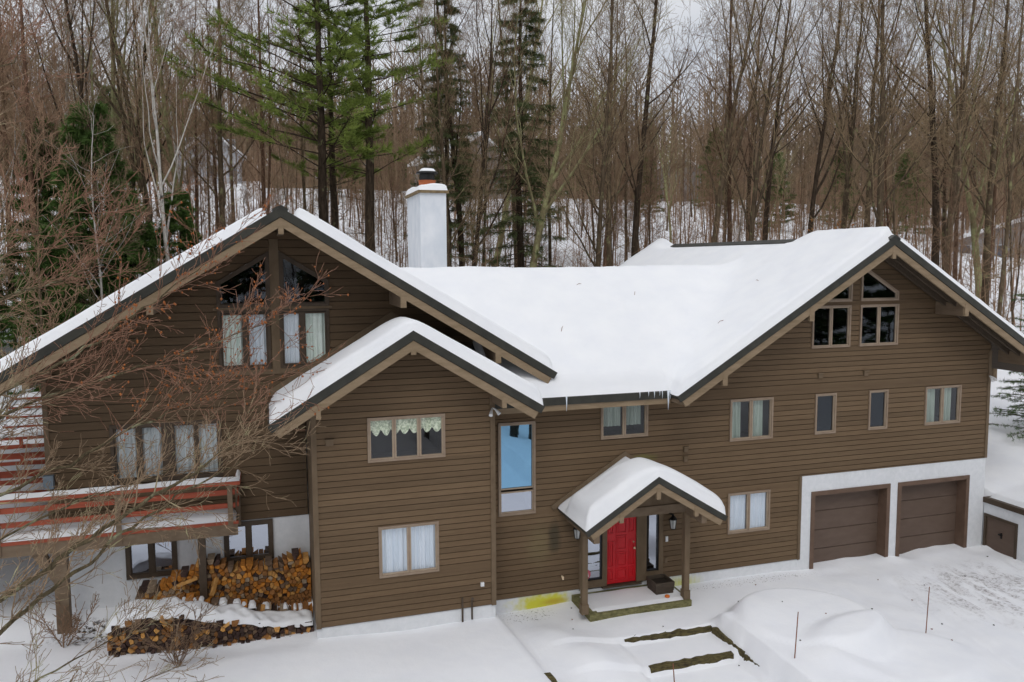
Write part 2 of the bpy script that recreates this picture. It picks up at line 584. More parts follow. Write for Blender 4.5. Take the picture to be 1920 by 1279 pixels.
M["capstone"] = simple("weathered_cap", (0.13, 0.09, 0.05), (0.26, 0.19, 0.10), 8)[0]
M["timber"] = simple("mossy_timber", (0.035, 0.026, 0.014), (0.14, 0.115, 0.045), 5, (1.5, 4, 4), rough=0.95, bs=0.8, bd=0.03)[0]
M["slab"] = simple("mossy_slab_edge", (0.10, 0.095, 0.04), (0.24, 0.22, 0.10), 5, (2, 2, 4), rough=0.95, bs=0.4)[0]
M["brass"] = simple("brass", (0.75, 0.55, 0.35), (0.85, 0.7, 0.5), 4, rough=0.25, bs=0)[0]
M["whiteplastic"] = simple("white_plastic", (0.72, 0.72, 0.72), (0.8, 0.8, 0.8), 4, rough=0.4, bs=0)[0]
M["greybox"] = simple("grey_blue_box", (0.16, 0.20, 0.24), (0.22, 0.27, 0.31), 6, rough=0.5, bs=0)[0]
M["lampglass"] = simple("frosted_lamp_glass", (0.55, 0.57, 0.56), (0.75, 0.76, 0.74), 8, rough=0.2, bs=0)[0]
M["planter"] = simple("dark_planter_wood", (0.050, 0.038, 0.028), (0.095, 0.072, 0.052), 5, (1, 1, 3))[0]
M["soil"] = simple("soil", (0.012, 0.009, 0.006), (0.03, 0.022, 0.015), 9)[0]
M["pumpkin"] = simple("orange_gourd", (0.55, 0.12, 0.02), (0.65, 0.18, 0.03), 5)[0]
M["stake"] = simple("brown_stake", (0.16, 0.06, 0.035), (0.28, 0.11, 0.06), 5, bs=0)[0]
M["ice"] = simple("ice", (0.62, 0.68, 0.75), (0.80, 0.85, 0.9), 8, rough=0.12, bs=0.1, spec=0.6)[0]
M["sticker"] = simple("pink_sticker", (0.55, 0.10, 0.14), (0.62, 0.16, 0.20), 6, bs=0)[0]
M["bark"] = make_bark("grey_brown_bark", (0.060, 0.043, 0.027), (0.165, 0.120, 0.078), (0.235, 0.225, 0.115), 0.57)
M["barkred"] = make_bark("reddish_bark", (0.090, 0.052, 0.034), (0.190, 0.112, 0.074))
M["barkdark"] = make_bark("dark_bark", (0.028, 0.020, 0.014), (0.092, 0.066, 0.045), (0.20, 0.195, 0.10), 0.62)
M["barklichen"] = make_bark("lichen_bark", (0.16, 0.135, 0.07), (0.33, 0.29, 0.16), (0.36, 0.36, 0.18), 0.47)
M["twigfront"] = make_bark("rusty_twigs", (0.17, 0.085, 0.055), (0.32, 0.185, 0.125), relief=False)
M["barkfront"] = make_bark("mottled_lichen_bark", (0.060, 0.045, 0.026), (0.21, 0.17, 0.10), (0.36, 0.355, 0.22), 0.56, 6.0)
M["twig"] = make_bark("brown_twigs", (0.20, 0.142, 0.082), (0.35, 0.258, 0.155), relief=False)
M["twigred"] = make_bark("reddish_twigs", (0.205, 0.128, 0.080), (0.34, 0.222, 0.145), relief=False)
M["twiglichen"] = make_bark("lichen_twigs", (0.27, 0.24, 0.13), (0.44, 0.40, 0.23), relief=False)
M["twigtan"] = make_bark("tan_twigs", (0.16, 0.108, 0.068), (0.32, 0.23, 0.15), (0.34, 0.31, 0.18), 0.6, relief=False)
M["birch"] = make_bark("white_birch_bark", (0.34, 0.31, 0.27), (0.68, 0.65, 0.60), (0.05, 0.045, 0.04), 0.63, 5)
M["fruit"] = simple("orange_brown_husks", (0.26, 0.075, 0.02), (0.42, 0.15, 0.045), 9, bs=0)[0]
M["darkfruit"] = simple("black_berries", (0.012, 0.009, 0.01), (0.03, 0.02, 0.02), 9, bs=0)[0]


def make_needles(name, c0, c1):
    m, nt, b = mat_new(name)
    n = noise_node(nt, (1, 1, 1), 0.9, 1, 0.6, "obj")
    c = ramp(nt, n.outputs["Fac"], [(0.3, c0), (0.72, c1)]).outputs["Color"]
    nt.links.new(c, b.inputs["Base Color"])
    b.inputs["Roughness"].default_value = 0.7
    b.inputs["Specular IOR Level"].default_value = 0.2
    return m


M["pine"] = make_needles("pine_needles", (0.115, 0.165, 0.030), (0.290, 0.360, 0.080))
M["spruce"] = make_needles("spruce_needles", (0.070, 0.090, 0.032), (0.165, 0.190, 0.080))
M["hemlock"] = make_needles("hemlock_needles", (0.045, 0.085, 0.018), (0.120, 0.195, 0.048))
M["sapling"] = make_needles("bright_needles", (0.040, 0.115, 0.012), (0.12, 0.26, 0.03))
M["oakleaf"] = simple("dry_orange_leaves", (0.30, 0.11, 0.03), (0.50, 0.22, 0.06), 5, bs=0)[0]
M["farbark"] = make_bark("far_wood", (0.19, 0.142, 0.100), (0.31, 0.238, 0.172), relief=False)
M["logend"] = []
for i, (a, bcol) in enumerate([((0.34, 0.115, 0.018), (0.58, 0.24, 0.04)), ((0.40, 0.18, 0.045), (0.62, 0.34, 0.11)), ((0.20, 0.085, 0.025), (0.36, 0.165, 0.055)),
                               ((0.24, 0.17, 0.11), (0.42, 0.32, 0.22)), ((0.10, 0.065, 0.04), (0.20, 0.13, 0.085))]):
    M["logend"].append(simple("split_wood_%d" % i, a, bcol, 9, (1, 1, 1), rough=0.85, bs=0.4, bd=0.01, rnd=0.2)[0])
M["logdark"] = simple("dark_weathered_wood", (0.030, 0.017, 0.014), (0.085, 0.050, 0.040), 8, rough=0.9, bs=0.5, rnd=0.3)[0]
M["housewhite"] = simple("far_house_siding", (0.42, 0.44, 0.48), (0.50, 0.52, 0.55), 2, bs=0)[0]
M["housegrey"] = simple("far_house_grey", (0.24, 0.22, 0.21), (0.32, 0.30, 0.29), 2, bs=0)[0]
M["housetan"] = simple("far_house_tan", (0.34, 0.30, 0.20), (0.42, 0.38, 0.26), 2, bs=0)[0]
M["farglass"] = simple("far_glass", (0.05, 0.06, 0.08), (0.16, 0.18, 0.22), 1.5, rough=0.15, bs=0)[0]


# ------------------------------------------------------------------ terrain
def S(a, b, t):
    t = np.clip((t - a) / (b - a), 0, 1)
    return t * t * (3 - 2 * t)


def vnoise(x, y, s, seed=0):
    """cheap smooth 2-D value noise, -1..1"""
    x = np.asarray(x, float) / s + 37.3 * seed
    y = np.asarray(y, float) / s + 91.7 * seed

    def h(i, j):
        v = np.sin(i * 127.1 + j * 311.7 + seed * 13.7) * 43758.5453
        return (v - np.floor(v)) * 2 - 1
    i, j = np.floor(x), np.floor(y)
    u, v = x - i, y - j
    u, v = u * u * (3 - 2 * u), v * v * (3 - 2 * v)
    return (h(i, j) * (1 - u) + h(i + 1, j) * u) * (1 - v) + (h(i, j + 1) * (1 - u) + h(i + 1, j + 1) * u) * v


YS = [-400, -120, -60, -34, -22, -6, 2, 12, 30, 72, 100, 160, 260, 420, 620, 900, 1600]
ZS = [30, 16, 9, 3.0, -0.5, -0.35, 0.0, 2.3, 6.9, 16.6, 17.5, 14, 22, 62, 104, 130, 140]


def H(x, y):
    x, y = np.asarray(x, float), np.asarray(y, float)
    z = np.interp(y, YS, ZS)
    far = S(30, 160, y)
    z = z + (vnoise(x, y, 9, 1) * 0.35 + vnoise(x, y, 26, 2) * 0.9) * S(14, 40, y) + vnoise(x, y, 130, 3) * 8 * S(160, 420, y) * 1.6
    z = z * (1 + 0.22 * S(100, 420, x) * S(250, 500, y) - 0.3 * S(-60, -300, x) * S(250, 500, y))
    # the yard in front, by zones
    left = S(5.32, 4.98, x + 0.07 * (y + 0.75))
    yard = 0.10 + 0.07 * S(6, 8, x) * S(-3, -0.8, y) + 0.02 * vnoise(x, y, 1.7, 4) + (0.010 * vnoise(x, y, 0.3, 14) + 0.016 * vnoise(x, y, 0.6, 15)) * S(6.2, 7.6, x) * S(10.2, 9.6, x) * S(-2.2, -1.4, y)
    heap = 0.32 * np.exp(-(((x - 6.5) / 0.75) ** 2 + ((y + 2.9) / 1.1) ** 2)) + 0.16 * np.exp(-(((x - 6.0) / 0.5) ** 2 + ((y + 1.7) / 0.7) ** 2))
    drop = -0.15 * S(-2.20, -2.26, y) - 0.15 * S(-3.31, -3.37, y)
    walk = S(7.35, 7.65, x) * S(10.1, 9.95, x)
    yard = yard + heap + drop * np.maximum(walk, S(5.6, 6.6, x) * S(10.1, 9.95, x) * 0.5)
    # snowed-over planting bed between the walk and the drive
    ed = 9.98 + 0.05 * vnoise(x, y, 0.5, 5)
    rad = np.sqrt(((x - 11.9) / 2.05) ** 2 + ((y + 3.25) / 1.9) ** 2)
    bed = S(1.02, 0.72, rad) * 0.47 + 0.10 * np.exp(-(((x - 11.0) / 0.9) ** 2 + ((y + 2.6) / 0.8) ** 2))
    bedL = S(ed - 0.01, ed + 0.13, x) * S(12.5, 11.0, x) * S(-1.9, -2.5, y) * 0.40
    bed2 = 0.16 * S(1.0, 0.7, np.sqrt(((x - 12.9) / 2.3) ** 2 + ((y + 4.9) / 1.5) ** 2))
    bed = np.maximum(bed, bedL) + bed2
    drive = -0.10 * S(13.2, 15.5, x) + (0.025 * vnoise(x, y, 0.9, 6) + 0.012 * vnoise(x, y, 0.33, 16)) * S(13, 15, x)
    track = 0.0
    for k, (c, w) in enumerate(((16.0, 0.16), (17.5, 0.14), (18.7, 0.17), (20.0, 0.14))):
        cc = c + 0.42 * (-y - 2.5) * -0.55 + 0.12 * np.sin(y * 0.8 + k)
        track = track - 0.075 * np.exp(-((x - cc) / w) ** 2) + 0.03 * np.exp(-((x - cc - 0.28) / 0.10) ** 2)
    yard = yard + bed + drive + track * S(-0.6, -1.6, y) * S(13.4, 14.6, x)
    yard = yard + 0.06 * S(-0.5, -0.05, y) * S(14, 15, x) * (0.5 + vnoise(x, y, 0.7, 8))
    bank = 0.43 + 0.03 * vnoise(x, y, 1.5, 7) + 0.10 * S(3, 0.5, x) * S(-3, -0.9, y) + 0.33 * S(0.2, 1.4, y) + 0.10 * S(-1, -5, x) - 0.05 * S(-1.2, -4.5, y) - 0.07 * np.exp(-((y + 0.75) / 0.35) ** 2) * S(0.9, 0.4, x) * S(-4.2, -3.4, x)
    front = yard * (1 - left) + bank * left
    w = S(3.5, 1.9, y)
    zz = z * (1 - w) + front * w + (1 - w) * 0.75 * left
    zz = zz + (0.22 * vnoise(x, y, 3.1, 17) + 0.10 * vnoise(x, y, 1.2, 18)) * S(-7.5, -10, y) * S(-40, -24, y)
    # higher ground held back by the low wall right of the garage
    hi = 1.72 + 0.03 * vnoise(x, y, 1.3, 9) + 0.30 * S(21, 23.5, x)
    side = S(20.86, 20.99, x) * S(-30, -12, y)
    zz = np.where(y < 12, zz * (1 - side) + np.maximum(zz, hi + 0.21 * np.maximum(y, 0)) * side, zz + 1.9 * side * S(60, 12, y))
    return zz


def hz(x, y):
    return float(H(np.array([x]), np.array([y]))[0])


def axis(fine, pos, neg):
    a = list(fine)
    st = fine[1] - fine[0]
    s, v = st, fine[-1]
    while v < pos:
        s *= 1.14
        v += s
        a.append(v)
    s, v = st, fine[0]
    while v > neg:
        s *= 1.14
        v -= s
        a.insert(0, v)
    return np.array(a)


gx = axis(np.arange(-8, 24.01, 0.1), 1500, -1300)
gy = axis(np.arange(-7.4, 2.41, 0.08), 1600, -380)
GX, GY = np.meshgrid(gx, gy)
GZ = H(GX, GY)
nx, ny = len(gx), len(gy)
idx = np.arange(nx * ny).reshape(ny, nx)
GF = np.stack([idx[:-1, :-1], idx[:-1, 1:], idx[1:, 1:], idx[1:, :-1]], -1).reshape(-1, 4)
ground = link("snowy_ground", new_mesh("snowy_ground", np.stack([GX, GY, GZ], -1).reshape(-1, 3), GF, [M["ground"]], True))
tag(ground, kind="structure")

# ------------------------------------------------------------------ the house
SL = 0.613
HOUSE = thing("chalet_house", "large brown clapboard chalet with snowy gables and two garage doors", "house", (8.0, 4.0, 0.0))


def holes_cut(z, holes):
    out = []
    for h in holes:
        a = h(z)
        if a:
            out.append(a)
    return sorted(out)


def rect_hole(x0, x1, z0, z1):
    f = lambda z: (x0, x1) if z0 < z < z1 else None
    f.z0, f.z1 = z0, z1
    return f


def poly_hole(poly):
    zs = [p[1] for p in poly]

    def f(z):
        if not (min(zs) < z < max(zs)):
            return None
        xs = []
        n = len(poly)
        for i in range(n):
            (xa, za), (xb, zb) = poly[i], poly[(i + 1) % n]
            if (za - z) * (zb - z) < 0:
                xs.append(xa + (xb - xa) * (z - za) / (zb - za))
        return (min(xs), max(xs)) if len(xs) > 1 else None
    f.z0, f.z1 = min(zs), max(zs)
    return f


def clapboard_wall(name, Y, z0, z1, xl, xr, holes, expo, phase_breaks=(), mat="siding"):
    """one wall part with every visible course of boards as pieces of its own"""
    sheet = MB()
    courses = []
    z = z0
    while z < z1 - 0.01:
        a, b = z, min(z + expo, z1)
        br = sorted({a, b} | {h.z0 for h in holes if a + 0.004 < h.z0 < b - 0.004} | {h.z1 for h in holes if a + 0.004 < h.z1 < b - 0.004} |
                    {p for p in phase_breaks if a + 0.004 < p < b - 0.004})
        subs = []
        for s, t in zip(br[:-1], br[1:]):
            e = (t - s) * 0.02
            q = []
            lo, hi = s + e, t - e
            L0, R0, L1, R1 = xl(lo), xr(lo), xl(hi), xr(hi)
            ca, cb = holes_cut(lo, holes), holes_cut(hi, holes)
            if len(ca) != len(cb):
                ca = cb = holes_cut((lo + hi) / 2, holes)
            c0, c1 = L0, L1
            for (p, q_), (r, s_) in zip(ca, cb):
                q.append((c0, p, c1, r))
                c0, c1 = q_, s_
            q.append((c0, R0, c1, R1))
            q = [k for k in q if k[1] - k[0] > 0.02 or k[3] - k[2] > 0.02]
            subs.append((s, t, q))
        main = max(range(len(subs)), key=lambda i: (len(subs[i][2]), subs[i][1] - subs[i][0]))
        pieces = [[(subs[main][0], subs[main][1], q)] for q in subs[main][2]]
        for i, (s, t, qs) in enumerate(subs):
            if i == main:
                continue
            for q in qs:
                for pc in pieces:
                    m = pc[0][2]
                    if q[0] < m[1] and q[1] > m[0]:
                        pc.append((s, t, q))
                        break
        for pc in pieces:
            mb = MB()
            for s, t, q in pc:
                x0, x1, x2, x3 = q[0], max(q[1], q[0] + 0.001), q[2], max(q[3], q[2] + 0.001)
                ys = Y - 0.038 + 0.012 * (s - a) / expo
                yt = Y - 0.038 + 0.012 * (t - a) / expo
                sb = s + (0.017 if abs(s - a) < 1e-6 and t - s > 0.03 else 0.0)
                mb.raw([(x0, ys, sb), (x1, ys, sb), (x3, yt, t), (x2, yt, t), (x0, Y - 0.002, sb), (x1, Y - 0.002, sb), (x3, Y - 0.002, t), (x2, Y - 0.002, t)],
                       [[0, 1, 2, 3], [4, 7, 6, 5], [0, 4, 5, 1], [1, 5, 6, 2], [2, 6, 7, 3], [3, 7, 4, 0]])
                sheet.raw([(x0, Y + 0.001, s), (x1, Y + 0.001, s), (x3, Y + 0.001, t), (x2, Y + 0.001, t)], [[0, 1, 2, 3]])
            courses.append(mb)
        z += expo
    w = part(name, sheet, M["sheath"], HOUSE)
    for mb in courses:
        part("clapboard", mb, M[mat], w)
    return w


def inset(poly, d):
    """inset a convex CCW (x,z) polygon"""
    n = len(poly)
    L = []
    for i in range(n):
        (xa, za), (xb, zb) = poly[i], poly[(i + 1) % n]
        dx, dz = xb - xa, zb - za
        l = math.hypot(dx, dz)
        L.append((xa - dz / l * d, za + dx / l * d, dx / l, dz / l))
    out = []
    for i in range(n):
        x1, z1, dx1, dz1 = L[i - 1]
        x2, z2, dx2, dz2 = L[i]
        den = dx1 * dz2 - dz1 * dx2
        t = ((x2 - x1) * dz2 - (z2 - z1) * dx2) / den
        out.append((x1 + dx1 * t, z1 + dz1 * t))
    return out


def rect(x0, x1, z0, z1):
    return [(x0, z0), (x1, z0), (x1, z1), (x0, z1)]


def drape(x0, x1, z0, z1, y, wave=0.11, amp=0.03, seed=0, hem=0.0):
    """hanging curtain with folds"""
    n = max(8, int((x1 - x0) / wave * 8))
    rg = np.random.default_rng(seed + 5)
    ph, k = rg.uniform(0, 6.28), rg.uniform(0.9, 1.1)
    mb = MB()
    vs, fs = [], []
    for i in range(n + 1):
        t = i / n
        x = x0 + (x1 - x0) * t
        yy = y + amp * math.sin(t * (x1 - x0) / wave * 6.28 * k + ph) + 0.4 * amp * math.sin(t * (x1 - x0) / wave * 6.28 * 0.43 + 2 * ph)
        zb = z0 + (hem * abs(math.sin(t * (x1 - x0) / 0.22 * 3.14 + ph)) if hem else 0.0)
        vs += [(x, yy, zb if hem == 0 else z0 + hem - (zb - z0)), (x, yy * 0.6 + y * 0.4, z1)]
        if i:
            fs.append([2 * i - 2, 2 * i, 2 * i + 1, 2 * i - 1])
    return mb.raw(vs, fs)


def window(Y, outer, panes, frame="winframe", sash="sash", fw=0.05, sw=0.03, glass="glass", curtains=(), room=0.8, trimw=0.0, gl_each=None):
    """outer: CCW polygon of the whole unit; panes: CCW polygons (sash outlines)"""
    fr = MB()
    inn = inset(outer, fw)
    fr.ring(outer, inn, Y - 0.066, Y + 0.03)
    w = part("window", fr, M[frame], HOUSE)
    for i, p in enumerate(panes):
        ip = inset(p, sw)
        part("sash", MB().ring(p, ip, Y - 0.035, Y + 0.028), M[sash], w)
        gm = gl_each[i] if gl_each else glass
        part("pane", MB().prism(inset(p, sw - 0.006), Y + 0.004, Y + 0.010), M[gm], w)
    # bars between sashes
    if len(panes) > 1:
        bars = MB()
        ps = sorted(panes, key=lambda p: min(q[0] for q in p))
        for a, b in zip(ps[:-1], ps[1:]):
            xa, xb = max(q[0] for q in a), min(q[0] for q in b)
            if xb - xa > 0.004:
                z0 = max(min(q[1] for q in a), min(q[1] for q in b))
                z1 = min(max(q[1] for q in a), max(q[1] for q in b))
                bars.box(xa - 0.002, xb + 0.002, Y - 0.047, Y + 0.029, z0, z1)
        if bars.v:
            part("mullion", bars, M[frame], w)
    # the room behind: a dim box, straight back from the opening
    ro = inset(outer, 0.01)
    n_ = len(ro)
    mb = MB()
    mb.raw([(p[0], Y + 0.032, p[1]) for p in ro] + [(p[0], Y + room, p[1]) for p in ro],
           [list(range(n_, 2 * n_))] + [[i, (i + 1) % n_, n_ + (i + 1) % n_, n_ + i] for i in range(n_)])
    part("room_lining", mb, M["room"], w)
    for i, (cx0, cx1, cz0, cz1, mat, kw) in enumerate(curtains):
        part("curtain", drape(cx0, cx1, cz0, cz1, Y + 0.075, seed=int(cx0 * 100) % 97, **kw), M[mat], w)
    return w


def rects_across(x0, x1, z0, z1, n, gap=0.03, edge=0.045):
    a, b = x0 + edge, x1 - edge
    wd = (b - a - gap * (n - 1)) / n
    return [rect(a + i * (wd + gap), a + i * (wd + gap) + wd, z0 + edge, z1 - edge) for i in range(n)]


K = {}
# ---- main front (Y = 0)
holesM = []


def add_rect_win(store, Y, x0, x1, z0, z1, n, **kw):
    store.append(rect_hole(x0, x1, z0, z1))
    return window(Y, rect(x0, x1, z0, z1), rects_across(x0, x1, z0, z1, n), **kw)


# tall stair window: large pane with painted-in blue reflection above a small one
holesM.append(rect_hole(5.28, 6.24, 2.59, 4.92))
window(0, rect(5.28, 6.24, 2.59, 4.92), [rect(5.33, 6.19, 3.24, 4.87), rect(5.33, 6.19, 2.64, 3.18)], fw=0.06, gl_each=["glassblue", "glassclear"])
add_rect_win(holesM, 0, 8.00, 9.32, 4.32, 5.29, 2, curtains=[(8.1, 8.6, 4.62, 5.28, "cur_dim", {}), (8.72, 9.15, 4.62, 5.28, "cur_dim", {})])
add_rect_win(holesM, 0, 11.75, 13.09, 3.99, 5.13, 2, curtains=[(11.8, 12.13, 4.02, 5.1, "cur_dim", {}), (12.45, 12.82, 4.02, 5.1, "cur_dim", {})])
add_rect_win(holesM, 0, 14.46, 15.15, 3.99, 5.13, 1, glass="glassdark")
add_rect_win(holesM, 0, 16.27, 16.93, 3.99, 5.13, 1, glass="glassdark")
add_rect_win(holesM, 0, 18.27, 19.59, 3.99, 5.13, 2, curtains=[(18.3, 18.72, 4.02, 5.1, "cur_dim", {}), (18.98, 19.36, 4.02, 5.1, "cur_dim", {})])
add_rect_win(holesM, 0, 14.28, 15.55, 6.41, 7.58, 2, glass="glassdark")
add_rect_win(holesM, 0, 15.87, 17.19, 6.41, 7.58, 2, glass="glassdark")
add_rect_win(holesM, 0, 11.74, 13.06, 1.43, 2.56, 2, glass="glassmid", curtains=[(11.78, 12.38, 1.46, 2.54, "cur_white", {}), (12.42, 13.02, 1.46, 2.54, "cur_white", {})])
tr = [(15.87, 7.68), (17.17, 7.68), (17.17, 7.93), (15.87, 8.72)]
tl = [(14.27, 7.68), (15.57, 7.68), (15.57, 8.72), (14.27, 7.93)]
for poly in (tl, tr):
    holesM.append(poly_hole(poly))
    window(0, poly, [inset(poly, 0.05)], glass="glassdark")
# entry unit
EX0, EX1, EZ0, EZ1 = 7.42, 9.80, 0.45, 2.62
holesM.append(rect_hole(EX0, EX1, EZ0, EZ1))
# garage front is white: boards stop above it
main_xl = lambda z: 4.96 if z < 5.36 else 16.02 - (9.16 - z) / SL
main_xr = lambda z: (14.0 if z < 2.83 else min(20.68, 16.02 + (9.16 - z) / SL))
WALL_M = clapboard_wall("front_wall", 0.0, 0.45, 9.1, main_xl, main_xr, holesM, 0.1422, (2.83, 5.36))
part("corner_board", MB().box(14.0, 14.085, -0.056, 0.0, 0.45, 2.83), M["trim"], HOUSE)
part("corner_board", MB().box(20.60, 20.70, -0.056, 0.0, 2.84, 6.1), M["trim"], HOUSE)
# side and rear walls of the big volumes
part("side_wall", MB().box(20.60, 20.68, 0.002, 12.0, 0.4, 6.25), M["trim"], HOUSE)
part("rear_wall", MB().box(4.0, 20.6, 11.9, 12.0, 0.0, 5.6), M["trim"], HOUSE)

# white foundation along the front, and the garage surround with its two openings
mb = MB()
mb.box(4.96, EX0 + 0.0, -0.012, 0.2, -0.6, 0.448)
mb.box(EX0, 9.25, -0.012, 0.2, -0.6, 0.40)
mb.box(9.25, 14.0, -0.012, 0.2, -0.6, 0.448)
GX0, GX1 = 14.0, 20.69
for (a, b) in ((14.0, 14.45), (17.13, 17.45), (20.06, GX1)):
    mb.box(a, b, -0.016, 0.40, -0.6, 2.826)
mb.box(14.45, 17.13, -0.016, 0.40, 2.33, 2.826)
mb.box(17.45, 20.06, -0.016, 0.40, 2.33, 2.826)
mb.box(20.36, GX1, 0.40, 12.0, -0.6, 2.6)
part("foundation", mb, M["found"], HOUSE)
for (a, b) in ((14.43, 17.15), (17.43, 20.08)):
    fr = MB()
    t = 0.12
    fr.box(a, a + t, -0.045, 0.36, -0.02, 2.35)
    fr.box(b - t, b, -0.045, 0.36, -0.02, 2.35)
    fr.box(a + t, b - t, -0.045, 0.36, 2.35 - t, 2.35)
    f = part("garage_door_frame", fr, M["garframe"], HOUSE)
    z = -0.02
    for k in range(4):
        p = MB()
        zt = z + 0.56
        p.box(a + t, b - t, 0.30, 0.345, z + 0.006, zt - 0.006)
        p.box(a + t, b - t, 0.294, 0.2995, z + 0.014, zt - 0.014)
        part("door_panel", p, M["garage"], f)
        z = zt
    part("door_backing", MB().box(a + t, b - t, 0.346, 0.36, -0.02, 2.24), M["sheath"], f)

# entry: frame, red door, two sidelights
mb = MB()
for (a, b) in ((EX0, 7.52), (8.06, 8.19), (9.03, 9.20), (9.30, 9.315), (9.68, EX1)):
    mb.box(a, b, -0.05, 0.10, EZ0 - 0.0, EZ1)
mb.box(7.52, 9.68, -0.05, 0.10, EZ1 - 0.1, EZ1)
mb.box(7.52, 8.06, -0.05, 0.10, EZ0, 0.64)
mb.box(9.20, 9.30, -0.049, 0.10, EZ0, EZ1 - 0.1)
mb.box(9.315, 9.68, -0.05, 0.10, EZ0, 0.68)
mb.box(8.19, 9.03, -0.03, 0.10, 2.5, 2.52)
ENTRY = part("entry_frame", mb, M["trim"], HOUSE)
for (a, b, z0) in ((7.52, 8.06, 0.64), (9.315, 9.68, 0.68)):
    part("sidelight_sash", MB().ring(rect(a, b, z0, 2.52), inset(rect(a, b, z0, 2.52), 0.035), -0.02, 0.06), M["black"], ENTRY)
    part("pane", MB().prism(inset(rect(a, b, z0, 2.52), 0.03), 0.02, 0.028), M["glassclear"], ENTRY)
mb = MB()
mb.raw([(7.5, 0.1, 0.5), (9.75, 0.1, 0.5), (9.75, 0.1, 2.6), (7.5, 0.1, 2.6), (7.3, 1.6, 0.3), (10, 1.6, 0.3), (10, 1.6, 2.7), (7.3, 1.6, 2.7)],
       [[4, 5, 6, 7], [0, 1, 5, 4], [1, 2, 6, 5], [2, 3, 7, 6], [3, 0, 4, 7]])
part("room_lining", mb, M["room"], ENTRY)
DOOR = part("door", MB().box(8.19, 9.03, 0.0, 0.045, 0.47, 2.5), M["reddoor"], HOUSE)
DOOR["label"] = "bright red panelled entry door"
W3 = 0.84
for r_, (za, zb) in enumerate(((0.56, 0.86), (0.92, 1.30), (1.36, 1.74), (1.80, 2.14), (2.2, 2.44))):
    for c_, (xa, xb) in enumerate(((0.05, 0.20), (0.27, 0.57), (0.64, 0.79))):
        if c_ != 1 and r_ % 2 == 0 and r_ not in (0, 4):
            continue
        zz1 = zb if c_ == 1 else zb + (0.30 if r_ in (1, 3) else 0)
        o = rect(8.19 + xa, 8.19 + xb, za, min(zz1, 2.45))
        p = MB().ring(o, inset(o, 0.028), -0.020, 0.0)
        p.prism(inset(o, 0.055), -0.014, 0.0)
        part("raised_panel", p, M["reddoor"], DOOR)
kn = MB().tube([(8.96, -0.002, 1.38), (8.96, -0.05, 1.38), (8.96, -0.06, 1.38), (8.96, -0.085, 1.38)], [0.012, 0.012, 0.034, 0.02], 10)
kn.tube([(8.96, 0, 1.53), (8.96, -0.02, 1.53)], [0.028, 0.026], 10)
part("door_knob", kn, M["brass"], DOOR)
part("threshold", MB().box(8.05, 9.16, -0.10, 0.06, 0.405, 0.452), M["darkframe"], HOUSE)
# round sticker in the left sidelight
st = MB()
st.prism([(7.66 + 0.10 * math.cos(t), 0.80 + 0.12 * math.sin(t)) for t in np.linspace(0, 6.283, 25)[:-1]], 0.012, 0.016)
STK = part("window_sticker", st, M["sticker"], ENTRY)
gl = MB()
for (p, q) in (((7.61, 0.72), (7.66, 0.88)), ((7.66, 0.88), (7.70, 0.73)), ((7.625, 0.78), (7.69, 0.78))):
    d = np.array(q) - np.array(p)
    nrm = np.array([-d[1], d[0]]) / np.hypot(*d) * 0.009
    gl.prism([tuple(np.array(p) - nrm), tuple(np.array(p) + nrm), tuple(np.array(q) + nrm), tuple(np.array(q) - nrm)][::-1], 0.008, 0.0115)
part("sticker_letter", gl, M["whiteplastic"], ENTRY)

# ---- projecting wing (Y = -0.85)
YW = -0.85
holesW = []
add_rect_win(holesW, YW, 2.03, 3.78, 4.42, 5.42, 3,
             curtains=[(2.06, 2.62, 4.98, 5.38, "lace", {"hem": 0.14, "wave": 0.2}), (2.64, 3.19, 4.98, 5.38, "lace", {"hem": 0.14, "wave": 0.2}), (3.21, 3.75, 4.98, 5.38, "lace", {"hem": 0.14, "wave": 0.2})])
add_rect_win(holesW, YW, 2.23, 3.60, 1.75, 2.93, 2, glass="glassmid", curtains=[(2.27, 2.9, 1.78, 2.9, "cur_white", {}), (2.94, 3.56, 1.78, 2.9, "cur_white", {})])
wing_xl = lambda z: max(0.93, 2.94 - (7.14 - z) / SL)
wing_xr = lambda z: min(4.85, 2.94 + (7.14 - z) / SL)
WALL_W = clapboard_wall("wing_wall", YW, 0.76, 7.08, wing_xl, wing_xr, holesW, 0.1372)
for a in (0.82, 4.85):
    part("corner_board", MB().box(a, a + 0.112, YW - 0.056, YW + 0.02, 0.755, 5.86), M["trim"], HOUSE)
for a, b in ((0.825, 0.86), (4.92, 4.958)):
    part("wing_side_wall", MB().box(a, b, YW + 0.021, 1.35, 0.76, 5.8), M["trim"], HOUSE)
part("foundation", MB().box(0.83, 4.955, YW - 0.005, 1.34, -0.4, 0.754), M["found"], HOUSE)

